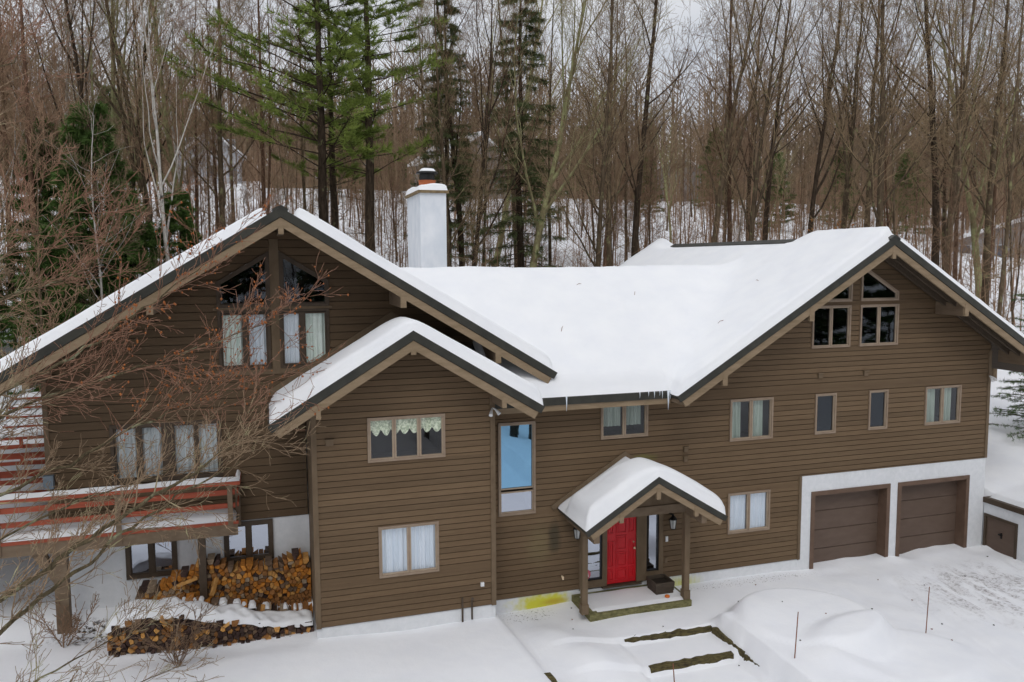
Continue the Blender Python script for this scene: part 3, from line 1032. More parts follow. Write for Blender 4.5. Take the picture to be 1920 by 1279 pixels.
# ---- left gable (Y = 1.35)
YL = 1.35
holesL = []
wins = [(-3.42, -2.93), (-2.87, -2.39), (-2.18, -1.70), (-1.66, -1.19)]
x0, x1 = -3.50, -1.12
holesL.append(rect_hole(x0, x1, 3.83, 5.19))
window(YL, rect(x0, x1, 3.83, 5.19), [rect(a, b, 3.90, 5.12) for a, b in wins], frame="darkframe", sash="darkframe", fw=0.075, sw=0.035,
       curtains=[(a + 0.03, b - 0.03, 3.92, 5.1, "cur_grey", {}) for a, b in wins])
wins = [(-1.04, -0.54), (-0.46, -0.01), (0.34, 0.76), (0.84, 1.36)]
for (a, b) in ((0, 1), (2, 3)):
    xa, xb = wins[a][0] - 0.07, wins[b][1] + 0.07
    holesL.append(rect_hole(xa, xb, 6.33, 7.74))
    cs = []
    for k in (a, b):
        m_ = "cur_green" if k in (0, 3) else "cur_white"
        cs.append((wins[k][0] + 0.03, wins[k][1] - 0.03, 6.42, 7.64, m_, {}))
    window(YL, rect(xa, xb, 6.33, 7.74), [rect(wins[k][0], wins[k][1], 6.40, 7.66) for k in (a, b)], frame="darkframe", sash="darkframe", fw=0.065, sw=0.035, curtains=cs)
tr = [(0.30, 7.80), (1.44, 7.80), (1.44, 8.42), (0.30, 9.12)]
tl = [(-1.12, 7.80), (0.08, 7.80), (0.08, 9.12), (-1.12, 8.40)]
for poly in (tl, tr):
    holesL.append(poly_hole(poly))
    window(YL, poly, [inset(poly, 0.07)], frame="darkframe", sash="darkframe", fw=0.075, glass="glassdark")
left_xl = lambda z: max(-4.75, 0.34 - (9.77 - z) / SL)
left_xr = lambda z: (0.80 if z < 5.4 else min(5.3, 0.34 + (9.77 - z) / SL))
WALL_L = clapboard_wall("left_gable_wall", YL, 2.68, 9.75, left_xl, left_xr, holesL, 0.186, (5.4,), "siding_shaded")
for q in ((-4.82, -4.72, YL - 0.056, YL + 0.02, 2.68, 6.55), (0.085, 0.295, YL - 0.06, YL, 6.3, 9.4)):
    part("corner_board", MB().box(*q), M["trim"], HOUSE)
for q in ((-1.2, 1.5, YL - 0.058, YL, 6.20, 6.325), (-1.2, 1.5, YL - 0.058, YL, 7.742, 7.798)):
    part("window_trim", MB().box(*q), M["trim"], HOUSE)
part("side_wall", MB().box(-4.82, -4.74, YL + 0.021, 11.0, 2.68, 6.55), M["trim"], HOUSE)
part("rear_wall", MB().box(-4.74, 5.0, 10.9, 11.0, 2.0, 6.3), M["trim"], HOUSE)
# white lower storey under it with two dark-framed windows
mb = MB()
lw = [(-3.30, -2.20, 1.55, 2.55), (-1.16, -0.03, 1.68, 2.66)]
xs = -4.55
for (a, b, c, d) in lw:
    mb.box(xs, a, YL - 0.01, YL + 0.2, -0.2, 2.676)
    mb.box(a, b, YL - 0.01, YL + 0.2, -0.2, c)
    mb.box(a, b, YL - 0.01, YL + 0.2, d, 2.676)
    xs = b
mb.box(xs, 0.828, YL - 0.01, YL + 0.2, -0.2, 2.676)
mb.box(-4.55, -4.35, YL + 0.2, 9.0, -0.2, 2.676)
part("foundation", mb, M["found"], HOUSE)
for (a, b, c, d) in lw:
    window(YL, rect(a, b, c, d), rects_across(a, b, c, d, 2, 0.09, 0.09), frame="darkframe", sash="darkframe", fw=0.10, sw=0.03, glass="glassclear", room=0.9)


# ---- roofs
def slope_pts(rx, az, side, run, d0, d1):
    """quad in (x,z): from ridge (rx,az) down one side by horizontal run, between normal depths d0..d1; end cut square"""
    c = math.cos(math.atan(SL))
    s = math.sin(math.atan(SL))
    v0, v1 = d0 / c, d1 / c
    ex, ez = rx + side * run, az - SL * run
    nx_, nz_ = -side * s, -c
    p = [(rx, az - v0), (rx, az - v1), (ex + nx_ * d1, ez + nz_ * d1), (ex + nx_ * d0, ez + nz_ * d0)]
    return p if side > 0 else p[::-1]


def gable_roof(name, rx, az, runL, runR, Y0, Y1, t_metal=0.17, t_fas=0.17, cap=True):
    slab = MB()
    for side, run in ((-1, runL), (1, runR)):
        slab.prism(slope_pts(rx, az - 0.002, side, run - 0.02, 0.0, t_metal * 0.95), Y0 + 0.05, Y1)
    roof = part(name, slab, M["metal"], HOUSE)
    ed, fa, so = MB(), MB(), MB()
    for side, run in ((-1, runL), (1, runR)):
        ed.prism(slope_pts(rx, az + 0.012, side, run, -0.004, t_metal), Y0, Y0 + 0.055)
        fa.prism(slope_pts(rx, az, side, run - 0.06, t_metal + 0.002, t_metal + t_fas), Y0 + 0.02, Y0 + 0.075)
        so.prism(slope_pts(rx, az, side, run - 0.08, t_metal * 0.96, t_metal + 0.03), Y0 + 0.08, Y1 - 0.05)
    part("rake_metal", ed, M["metal"], roof)
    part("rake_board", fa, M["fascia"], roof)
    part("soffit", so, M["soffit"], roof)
    if cap:
        cp = MB()
        for side in (-1, 1):
            cp.prism(slope_pts(rx, az + 0.075, side, 0.17, 0.0, 0.05), Y0 - 0.012, Y1)
        part("ridge_cap", cp, M["metal"], roof)
    return roof


def beams(roof, rx, az, offs, Y0, Ywall, w=0.13, h=0.36, drop=0.30):
    for dx in offs:
        x = rx + dx
        zt = az - SL * abs(dx) - drop
        if dx == 0:
            part("beam", MB().box(x - w / 2, x + w / 2, Y0 + 0.09, Ywall - 0.03, zt - h + 0.12, zt + 0.05), M["beam"], roof)
            part("beam_end", MB().box(x - 0.055, x + 0.055, Y0 + 0.012, Y0 + 0.088, zt - h + 0.10, zt + 0.03), M["fascia"], roof)
        else:
            part("beam", MB().box(x - w / 2, x + w / 2, Y0 + 0.09, Ywall - 0.036, zt - h + 0.06, zt + 0.06), M["beam"], roof)
            part("beam_end", MB().box(x - w / 2, x + w / 2, Y0 + 0.012, Y0 + 0.088, zt - h + 0.06, zt + 0.04), M["fascia"], roof)


ROOF_G = gable_roof("garage_roof", 16.02, 9.42, 6.42, 6.5, -1.08, 12.6)
beams(ROOF_G, 16.02, 9.42, (0, 2.55, -2.55, 5.0, -5.08), -1.08, 0.0)
for yy in (-0.72, -0.36):
    for side in (-1, 1):
        part("rafter", MB().prism(slope_pts(16.02, 9.42, side, 6.2, 0.195, 0.33), yy - 0.04, yy + 0.04), M["soffit"], ROOF_G)
ROOF_L = gable_roof("left_gable_roof", 0.34, 10.02, 7.4, 6.33, -0.46, 12.0)
beams(ROOF_L, 0.34, 10.02, (0, 2.62, -2.66, 4.85, -5.0), -0.46, YL)
ROOF_W = gable_roof("wing_roof", 2.94, 7.39, 3.02, 2.94, -1.77, 1.30, cap=False)
beams(ROOF_W, 2.94, 7.39, (0, 2.0, -2.0), -1.77, YW, w=0.10, h=0.30)
# middle roof, eaves to the front
EY, EZ, RY = -0.60, 5.56, 4.0
RZ = EZ + SL * (RY - EY)
mb = MB()
c_ = math.cos(math.atan(SL))
th = 0.16 / c_
prof = [(EY, EZ), (RY, RZ), (8.6, RZ - SL * 4.6), (8.6, RZ - SL * 4.6 - th), (RY, RZ - th), (EY + 0.02, EZ - th + 0.02)]


def x_prism(mb, poly_yz, x0, x1):
    n = len(poly_yz)
    vs = [(x0, p[0], p[1]) for p in poly_yz] + [(x1, p[0], p[1]) for p in poly_yz]
    fs = [list(range(n)), list(range(2 * n - 1, n - 1, -1))] + [[(i + 1) % n, i, n + i, n + (i + 1) % n] for i in range(n)]
    return mb.raw(vs, fs)


x_prism(mb, prof, 4.98, 9.76)
x_prism(mb, [(1.7, EZ + SL * 2.3), (RY, RZ), (8.6, RZ - SL * 4.6), (8.6, RZ - SL * 4.6 - th), (RY, RZ - th), (1.7, EZ + SL * 2.3 - th)], 2.4, 4.979)
x_prism(mb, [(RY - 3.5, RZ - SL * 3.5), (RY, RZ), (8.6, RZ - SL * 4.6), (8.6, RZ - SL * 4.6 - th), (RY, RZ - th), (RY - 3.5, RZ - SL * 3.5 - th)], 9.76, 14.0)
ROOF_M = part("middle_roof", mb, M["metal"], HOUSE)
part("eave_metal", MB().box(5.0, 9.70, EY - 0.03, EY - 0.002, EZ - 0.17, EZ - 0.01), M["metal"], ROOF_M)
part("eave_board", MB().box(5.0, 9.66, EY + 0.005, EY + 0.05, EZ - 0.31, EZ - 0.155), M["fascia"], ROOF_M)
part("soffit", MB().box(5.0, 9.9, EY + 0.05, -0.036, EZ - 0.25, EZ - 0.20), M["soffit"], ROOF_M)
# end return under the right rake at the valley
part("valley_board", MB().prism([(9.68, 5.30), (9.98, 5.22), (9.98, 5.36), (9.68, 5.52)], -1.0, -0.04), M["beam"], ROOF_M)
# flashing boards where roofs meet walls
fl = MB()
for side, run in ((-1, 3.0), (1, 2.6)):
    fl.prism(slope_pts(2.94, 7.39 + 0.235, side, run, 0.0, 0.155), YL - 0.075, YL - 0.047)
part("flashing_board", fl, M["trim"], HOUSE)

# ---- porch
PX, PZ = 8.66, 3.78
ROOF_P = gable_roof("porch_roof", PX, PZ, 1.86, 1.86, -1.95, -0.04, 0.13, 0.14, cap=False)
fl = MB()
for side in (-1, 1):
    fl.prism(slope_pts(PX, PZ + 0.19, side, 2.02, 0.0, 0.125), -0.085, -0.047)
part("flashing_board", fl, M["trim"], ROOF_P)
for x in (7.10, 9.90):
    dz = PZ - SL * abs(x - PX) - 0.26
    part("beam", MB().box(x - 0.07, x + 0.07, -1.90, -0.04, dz - 0.22, dz + 0.02), M["beam"], ROOF_P)
part("tie_beam", MB().box(7.17, 9.83, -1.19, -1.07, 2.62, 2.84), M["beam"], ROOF_P)
gb = MB()
gb.prism([(7.35, 2.842), (9.97, 2.842), (PX, 3.60)], -1.16, -1.10)
part("gable_infill", gb, M["trim"], ROOF_P)
for q in ((PX - 0.05, PX + 0.05, -1.94, -1.86, 3.25, 3.50), (7.66, 7.76, -1.94, -1.86, 2.78, 3.02), (9.62, 9.72, -1.94, -1.86, 2.74, 2.98)):
    part("beam_end", MB().box(*q), M["fascia"], ROOF_P)
for x in (7.12, 9.88):
    p = MB().box(x - 0.07, x + 0.07, -1.16, -1.02, 0.34, 2.63)
    p.box(x - 0.09, x + 0.09, -1.18, -1.00, 0.32, 0.56)
    part("porch_post", p, M["trim"], HOUSE)
sl = MB()
sl.box(7.22, 9.98, -1.24, -0.015, 0.05, 0.33)
SLAB = part("porch_slab", sl, M["slab"], HOUSE)

# ---- chimney
CH = MB().box(4.36, 5.13, 4.75, 6.95, 6.0, 10.84)
CHIM = part("chimney", CH, M["chimney"], HOUSE)
part("chimney_cap", MB().box(4.29, 5.20, 4.68, 7.02, 10.84, 10.92), M["capstone"], CHIM)
fl = MB().tube([(4.72, 5.5, 10.9), (4.72, 5.5, 11.22), (4.72, 5.5, 11.27)], [0.25, 0.25, 0.27], 18)
part("flue", fl, M["clay"], CHIM)
fl = MB().tube([(4.72, 5.5, 11.27), (4.72, 5.5, 11.48)], [0.23, 0.23], 18)
fl.tube([(4.72, 5.5, 11.47), (4.72, 5.5, 11.50), (4.72, 5.5, 11.53)], [0.33, 0.33, 0.30], 18)
part("flue_cap", fl, M["black"], CHIM)

# ---- small fittings on the walls
def vent(x, z, Y, w=0.14):
    p = MB().box(x - w / 2, x + w / 2, Y - 0.075, Y - 0.03, z - 0.07, z + 0.07)
    p.box(x - w / 2 - 0.02, x + w / 2 + 0.02, Y - 0.10, Y - 0.03, z + 0.05, z + 0.085)
    part("wall_vent", p, M["trim"], HOUSE)


vent(14.59, 5.64, 0)
vent(16.12, 5.64, 0)
vent(10.43, 3.88, 0, 0.12)
vent(10.42, 3.62, 0, 0.10)
vent(1.21, 4.93, YW, 0.16)
mt = MB().box(4.58, 4.66, YW - 0.09, YW - 0.03, 1.26, 1.35)
part("outlet_box", mt, M["whiteplastic"], HOUSE)
pp = MB().tube([(4.36, YW - 0.08, 0.5), (4.36, YW - 0.08, 0.98), (4.36, YW - 0.13, 1.02)], [0.022, 0.022, 0.035], 8)
pp.box(4.12, 4.16, YW - 0.06, YW - 0.03, 0.42, 1.05)
part("standpipe", pp, M["darkframe"], HOUSE)
part("hose_tap", MB().tube([(6.95, -0.03, 0.86), (6.95, -0.10, 0.86), (6.95, -0.12, 0.80)], [0.025, 0.03, 0.02], 8), M["brass"], HOUSE)
part("doorbell", MB().box(9.87, 9.94, -0.06, -0.03, 1.44, 1.58), M["whiteplastic"], HOUSE)
part("light_switch_box", MB().box(9.86, 9.93, -0.05, -0.03, 0.86, 1.0), M["trim"], HOUSE)
part("grey_meter_box", MB().box(-4.86, -4.66, YL - 0.17, YL - 0.05, 3.86, 4.16), M["greybox"], HOUSE)


def lantern(x, z):
    f = MB().box(x - 0.03, x + 0.03, -0.2, -0.03, z + 0.20, z + 0.23)
    f.tube([(x, -0.2, z + 0.22), (x, -0.2, z + 0.13), (x, -0.2, z + 0.10)], [0.015, 0.09, 0.11], 6)
    for a in range(6):
        t = a * math.pi / 3
        f.tube([(x + 0.10 * math.cos(t), -0.2 + 0.10 * math.sin(t), z + 0.10), (x + 0.07 * math.cos(t), -0.2 + 0.07 * math.sin(t), z - 0.14)], [0.009, 0.009], 4)
    f.tube([(x, -0.2, z - 0.14), (x, -0.2, z - 0.17)], [0.075, 0.04], 6)
    lo = part("lantern", f, M["black"], HOUSE)
    part("lantern_glass", MB().tube([(x, -0.2, z + 0.10), (x, -0.2, z - 0.14)], [0.088, 0.06], 6), M["lampglass"], lo)


lantern(10.0, 1.98)
lantern(7.30, 2.02)


def spots(x, y, z):
    b = MB().box(x - 0.05, x + 0.05, y - 0.03, y + 0.0, z - 0.05, z + 0.05)
    sp = part("spotlight_bracket", b, M["trim"], HOUSE)
    for dx, dy in ((-0.07, -0.16), (0.09, -0.10)):
        q = MB().tube([(x, y - 0.02, z), (x + dx * 0.6, y + dy * 0.6, z - 0.03), (x + dx, y + dy, z - 0.07), (x + dx * 1.45, y + dy * 1.45, z - 0.13)], [0.015, 0.02, 0.036, 0.046], 10)
        part("spotlight", q, M["whiteplastic"], sp)


spots(4.90, YW - 0.045, 5.48)
spots(20.62, -0.045, 5.35)

# ---- deck along the left gable
DY = 0.60
DK = thing("wooden_deck", "red and brown wooden deck with snowy railings along left gable", "deck", (-4.0, 0.6, 0.5))
part("deck_floor", MB().box(-8.6, -0.82, DY + 0.02, YL - 0.05, 2.80, 2.93), M["beam"], DK)
part("front_beam", MB().box(-8.6, -0.80, DY - 0.03, DY + 0.018, 2.60, 2.862), M["beam"], DK)
part("floor_edge", MB().box(-8.6, -0.78, DY - 0.05, DY + 0.02, 2.866, 2.93), M["redstain"], DK)
for (z0, z1) in ((3.55, 3.67), (3.24, 3.35)):
    part("rail", MB().box(-8.6, -0.84, DY - 0.005, DY + 0.035, z0, z1), M["redstain"], DK)
    part("rail", MB().box(-0.80, -0.77, DY + 0.06, YL - 0.06, z0, z1), M["redstain"], DK)
part("handrail", MB().box(-8.6, -0.72, DY - 0.08, DY + 0.08, 3.79, 3.87), M["redstain"], DK)
part("handrail", MB().box(-0.84, -0.715, DY + 0.081, YL - 0.06, 3.79, 3.87), M["redstain"], DK)
for x in (-0.95, -3.28, -5.62, -7.9):
    part("rail_post", MB().box(x - 0.055, x + 0.055, DY - 0.055, DY - 0.006, 2.64, 3.79), M["beam"], DK)
part("rail_post", MB().box(-0.86, -0.75, YL - 0.16, YL - 0.062, 2.62, 3.785), M["beam"], DK)
for x in (-1.6,):
    part("support_post", MB().box(x - 0.08, x + 0.08, DY + 0.02, DY + 0.18, 0.3, 2.60), M["darkframe"], DK)
p = MB().box(-4.62, -4.36, DY + 0.03, DY + 0.26, 0.4, 2.60)
part("support_post", p, M["beam"], DK)
p = MB().prism([(-4.63, 1.9), (-4.62, 2.2), (-4.80, 2.60), (-5.05, 2.60)], DY + 0.05, DY + 0.22)
part("support_brace", p, M["beam"], DK)
# side run of the deck that goes back past the corner
part("deck_floor", MB().box(-8.6, -4.95, YL + 0.02, 8.5, 2.78, 2.93), M["beam"], DK)
for yy in (3.2, 5.2, 7.4):
    part("rail", MB().box(-8.6, -4.95, yy, yy + 0.04, 3.22, 3.34), M["redstain"], DK)
    part("rail", MB().box(-8.6, -4.95, yy, yy + 0.04, 3.52, 3.64), M["redstain"], DK)
    part("handrail", MB().box(-8.6, -4.95, yy - 0.06, yy + 0.08, 3.80, 3.88), M["redstain"], DK)
    for x in (-5.1, -6.9, -8.4):
        part("rail_post", MB().box(x - 0.05, x + 0.05, yy - 0.03, yy - 0.003, 2.9, 3.8), M["redstain"], DK)
# flight of steps rising at the far end
for k in range(7):
    zz = 3.0 + 0.24 * k
    part("stair_tread", MB().box(-8.0, -5.2, 8.6 + 0.36 * k, 8.95 + 0.36 * k, zz, zz + 0.06), M["redstain"], DK)
part("stair_stringer", MB().raw([(-5.2, 8.5, 2.7), (-5.1, 8.5, 2.7), (-5.1, 11.2, 4.5), (-5.2, 11.2, 4.5), (-5.2, 8.5, 3.0), (-5.1, 8.5, 3.0), (-5.1, 11.2, 4.8), (-5.2, 11.2, 4.8)],
                                [[0, 3, 2, 1], [4, 5, 6, 7], [0, 1, 5, 4], [1, 2, 6, 5], [2, 3, 7, 6], [3, 0, 4, 7]]), M["redstain"], DK)

# ---- low wall and hatch right of the garage
RW = thing("retaining_wall", "low white retaining wall with brown hatch beside the right garage door", "wall", (20.8, -1.5, 0))
mb = MB()
mb.box(20.71, 20.95, -6.0, -1.19, -0.6, 1.46)
mb.box(20.71, 20.95, -1.19, -0.06, 1.13, 1.46)
mb.box(20.71, 20.95, -0.06, -0.02, -0.6, 1.46)
part("wall_body", mb, M["found"], RW)
part("coping", MB().box(20.66, 21.0, -6.0, -0.02, 1.462, 1.62), M["darkframe"], RW)
fr = MB()
fr.box(20.68, 20.80, -0.14, -0.06, 0.02, 1.13)
fr.box(20.68, 20.80, -1.19, -1.11, 0.02, 1.13)
fr.box(20.68, 20.80, -1.11, -0.14, 1.05, 1.13)
part("hatch_frame", fr, M["darkframe"], RW)
HT = part("hatch_door", MB().box(20.73, 20.79, -1.11, -0.14, 0.03, 1.05), M["garage"], RW)
part("handle", MB().box(20.69, 20.73, -0.68, -0.56, 0.60, 0.64).box(20.69, 20.73, -0.67, -0.64, 0.52, 0.68), M["black"], HT)


# ------------------------------------------------------------------ snow lying on the roofs
def seg_dist(X, Y, segs):
    d = np.full(X.shape, 1e9)
    for (xa, ya, xb, yb) in segs:
        if xa == xb:
            lo, hi = min(ya, yb), max(ya, yb)
            dd = np.hypot(X - xa, Y - np.clip(Y, lo, hi))
        else:
            lo, hi = min(xa, xb), max(xa, xb)
            dd = np.hypot(X - np.clip(X, lo, hi), Y - ya)
        d = np.minimum(d, dd)
    return d


def snow_sheet(name, label, xs, ys, inside, base, thick, edges, w=0.26, cat="snow", lift=0.006, tmin=0.02):
    X, Y = np.meshgrid(xs, ys)
    B = base(X, Y) + lift
    d = seg_dist(X, Y, edges)
    q = 1 - np.clip(d / w, 0, 1)
    T = thick(X, Y) * np.maximum(np.sqrt(np.clip(1 - q ** 2.2, 0, 1)), 0.0) + tmin * np.clip(d / 0.05, 0, 1)
    Z = B + T
    n_x, n_y = len(xs), len(ys)
    cx, cy = (X[:-1, :-1] + X[1:, 1:]) / 2, (Y[:-1, :-1] + Y[1:, 1:]) / 2
    tc = (T[:-1, :-1] + T[1:, 1:] + T[:-1, 1:] + T[1:, :-1]) / 4
    ok = inside(cx, cy) & (tc > 0.012)
    id_ = np.arange(n_x * n_y).reshape(n_y, n_x)
    quads = np.stack([id_[:-1, :-1], id_[:-1, 1:], id_[1:, 1:], id_[1:, :-1]], -1)[ok]
    V = np.stack([X, Y, Z], -1).reshape(-1, 3)
    VB = np.stack([X, Y, B], -1).reshape(-1, 3)
    from collections import Counter
    ed = {}
    for f in quads.tolist():
        for a, b in zip(f, f[1:] + f[:1]):
            if (b, a) in ed:
                del ed[(b, a)]
            else:
                ed[(a, b)] = 1
    faces = quads.tolist()
    o = len(V)
    for (a, b) in ed:
        faces.append([b, a, o + a, o + b])
    allv = np.concatenate([V, VB])
    used = np.unique(np.array([i for f in faces for i in f]))
    remap = -np.ones(len(allv), int)
    remap[used] = np.arange(len(used))
    faces = [[int(remap[i]) for i in f] for f in faces]
    pts = allv[used]
    org = np.array([pts[:, 0].mean(), pts[:, 1].min(), pts[:, 2].min()])
    me = new_mesh(name, pts - org, faces, [M["snow"]], True)
    ob = link(name, me, None, org)
    return tag(ob, label, cat)


def smax(a, b, k):
    h = np.clip(0.5 + 0.5 * (a - b) / k, 0, 1)
    return b * (1 - h) + a * h + k * h * (1 - h)


gab = lambda rx, az: (lambda X, Y: az - SL * np.abs(X - rx))
# middle and garage roofs: one blanket
baseG = lambda X, Y: 9.42 - SL * np.abs(X - 16.02)
baseM = lambda X, Y: RZ - SL * np.abs(Y - RY)


def base_union(X, Y):
    g, m = baseG(X, Y), baseM(X, Y)
    return np.where(X < 9.62, np.where(X < 9.0, m, np.maximum(m, g)), smax(g, m, 0.5 * S(9.6, 11.5, X) + 0.02))


xs = np.unique(np.round(np.concatenate([np.arange(2.42, 5.0, 0.2), np.arange(5.02, 9.62, 0.1), np.arange(9.62, 16.02, 0.1), np.arange(16.02, 22.5, 0.12), [22.5]]), 3))
ys = np.unique(np.round(np.concatenate([np.arange(-1.06, -0.58, 0.06), np.arange(-0.58, 0.6, 0.08), np.arange(0.6, 5, 0.14), np.arange(5, 12.5, 0.3), [12.55]]), 3))
edG = [(9.62, -1.06, 22.5, -1.06), (22.5, -1.06, 22.5, 12.55), (9.62, 12.55, 22.5, 12.55), (9.62, -1.06, 9.62, -0.58), (5.02, -0.58, 9.62, -0.58)]


def thickG(X, Y):
    t = 0.30 + 0.035 * vnoise(X, Y, 1.6, 21) + 0.018 * vnoise(X, Y, 0.5, 22) + 0.012 * vnoise(X, Y, 0.2, 24)
    bare = S(2.0, 3.4, Y + 0.3 * vnoise(X, Y, 1.5, 23)) * S(12.0, 10.6, Y)
    d = 16.02 - X
    t = t * (1 - bare * S(0.75, 0.18, d) * (d > -2))
    t = t * (1 - S(-0.78, -0.98, Y) * S(0.30, 0.12, np.abs(d)))
    return np.where(X > 16.02, t * 0.62, t * (1 - 0.35 * S(-0.3, -0.5, Y) * S(9.9, 9.5, X)))


snow_sheet("roof_snow", "wide smooth snow blanket over the middle roof and garage gable", xs, ys,
           lambda X, Y: ((X > 9.62) & (Y > -1.06)) | ((X < 9.62) & (X > 5.02) & (Y > -0.58) & (Y < 5)) | ((X < 5.02) & (Y > 1.8) & (Y < 5)), base_union, thickG, edG, 0.19)
# left gable: one strip on each slope, the ridge between them bare
for sgn, x0, x1, lab in ((-1, -7.0, 0.05, "long strip of snow on the left slope of the left gable"), (1, 0.64, 6.58, "strip of snow on the right slope of the left gable roof")):
    xs = np.unique(np.round(np.concatenate([np.arange(x0, x0 + 0.5, 0.06), np.arange(x0 + 0.5, x1 - 0.5, 0.15), np.arange(x1 - 0.5, x1, 0.06), [x1]]), 3))
    ys = np.unique(np.round(np.concatenate([np.arange(-0.44, 0.1, 0.06), np.arange(0.1, 2, 0.2), np.arange(2, 11.9, 0.6), [11.9]]), 3))
    snow_sheet("roof_snow", lab, xs, ys, lambda X, Y: X > -99, gab(0.34, 10.03),
               lambda X, Y: 0.25 + 0.025 * vnoise(X, Y, 0.9, 31) + 0.05 * S(2, 6, X), [(x0, -0.44, x1, -0.44), (x0, -0.44, x0, 11.9), (x1, -0.44, x1, 11.9)], 0.20)
# wing
xs = np.unique(np.round(np.concatenate([np.arange(-0.03, 0.5, 0.05), np.arange(0.5, 5.4, 0.1), np.arange(5.4, 5.86, 0.05), [5.86]]), 3))
ys = np.unique(np.round(np.concatenate([np.arange(-1.75, -1.2, 0.05), np.arange(-1.2, 1.3, 0.1)]), 3))
snow_sheet("roof_snow", "thick rounded snow on the small wing gable in front", xs, ys, lambda X, Y: X > -99,
           lambda X, Y: 7.40 - SL * np.abs(X - 2.94),
           lambda X, Y: (0.31 + 0.02 * vnoise(X, Y, 0.8, 41) + 0.04 * S(3, 5.5, X) + SL * (np.abs(X - 2.94) - np.sqrt((X - 2.94) ** 2 + 0.035))) * S(0.75, -0.35, Y + 0.12 * vnoise(X, Y, 0.6, 42)),
           [(-0.03, -1.75, 5.86, -1.75), (-0.03, -1.75, -0.03, 1.3), (5.86, -1.75, 5.86, 1.3)], 0.20)
# porch
xs = np.unique(np.round(np.arange(6.82, 10.505, 0.05), 3))
ys = np.unique(np.round(np.arange(-1.93, -0.05, 0.05), 3))
snow_sheet("roof_snow", "deep rounded snow heaped on the little porch roof", xs, ys, lambda X, Y: X > -99,
           lambda X, Y: 3.79 - SL * np.abs(X - PX),
           lambda X, Y: (0.035 + (0.38 + SL * (np.abs(X - PX) - np.sqrt((X - PX) ** 2 + 0.13))) * S(-0.55, -0.85, Y + 0.1 * vnoise(X, Y, 0.7, 51) - 0.12 * S(8.4, 7.2, X))) * (1 + 0.10 * vnoise(X, Y, 0.6, 52)),
           [(6.82, -1.93, 10.5, -1.93), (6.82, -1.93, 6.82, 0), (10.5, -1.93, 10.5, 0)], 0.25)


def lump(name, label, x0, x1, y0, y1, z, h, w=0.1, res=0.04, seed=3, cat="snow"):
    nxx, nyy = max(5, int((x1 - x0) / res)), max(4, int((y1 - y0) / min(res, (y1 - y0) / 4)))
    return snow_sheet(name, label, np.linspace(x0, x1, nxx), np.linspace(y0, y1, nyy), lambda X, Y: X > -99, lambda X, Y: z + 0 * X,
                      lambda X, Y: h * (1 + 0.25 * vnoise(X, Y, 0.35, seed)), [(x0, y0, x1, y0), (x0, y1, x1, y1), (x0, y0, x0, y1), (x1, y0, x1, y1)], w, cat, 0.003)


lump("chimney_snow", "snow cap on the white chimney top", 4.31, 5.18, 4.70, 7.0, 10.92, 0.17, 0.16, seed=61)
lump("flue_snow", "small snow cap on the black flue cover", 4.49, 4.95, 5.27, 5.73, 11.53, 0.07, 0.18, 0.05, seed=62)
lump("deck_snow", "snow strip lying on the deck handrail in front", -8.6, -0.73, 0.535, 0.665, 3.87, 0.085, 0.05, 0.1, seed=63)
lump("deck_snow", "short snow strip on the deck end handrail", -0.83, -0.725, 0.68, 1.28, 3.87, 0.08, 0.05, 0.06, seed=64)
lump("deck_snow", "snow covering the narrow deck floor", -8.6, -0.84, 0.60, 1.28, 2.93, 0.16, 0.09, 0.12, seed=65)
lump("deck_snow", "snow covering the side deck past the house corner", -8.6, -4.97, 1.40, 8.5, 2.93, 0.20, 0.1, 0.25, seed=66)
for yy, nm in ((3.2, "nearest"), (5.2, "middle"), (7.4, "farthest")):
    lump("deck_snow", "snow on the %s cross railing of the side deck" % nm, -8.6, -4.97, yy - 0.05, yy + 0.07, 3.88, 0.09, 0.05, 0.15, seed=67)
for k in range(7):
    lump("deck_snow", "snow on a red stair tread at the far deck", -7.95, -5.25, 8.62 + 0.36 * k, 8.93 + 0.36 * k, 3.06 + 0.24 * k, 0.10, 0.08, 0.2, seed=70 + k)["group"] = "snow on the far stair treads"
lump("porch_snow", "thin trodden snow on the porch slab", 7.36, 9.92, -1.16, -0.12, 0.33, 0.025, 0.10, 0.08, seed=81)
lump("wall_snow", "snow along the dark coping of the retaining wall", 20.80, 21.02, -6.0, -0.1, 1.62, 0.10, 0.08, 0.12, seed=82)

# ------------------------------------------------------------------ icicles
for k, (x, l, r) in enumerate([(6.83, 0.36, 0.022), (9.57, 0.50, 0.034), (9.63, 0.22, 0.02), (9.18, 0.17, 0.014), (9.02, 0.12, 0.012), (8.78, 0.15, 0.012), (9.40, 0.20, 0.013), (9.33, 0.12, 0.012)]):
    zt = EZ + 0.03
    mb = MB().tube([(x, EY - 0.05, zt), (x + 0.004, EY - 0.05, zt - l * 0.5), (x, EY - 0.05, zt - l)], [r, r * 0.6, 0.002], 7)
    lab = "longest icicle, hanging at the roof valley" if k == 1 else ("long icicle hanging near the wing end of the eave" if k == 0 else "short icicle hanging from the middle eave by the valley")
    solo("icicle", mb, M["ice"], lab, "icicle", (x, EY - 0.05, zt - l), None if k < 2 else "short icicles by the roof valley", True)

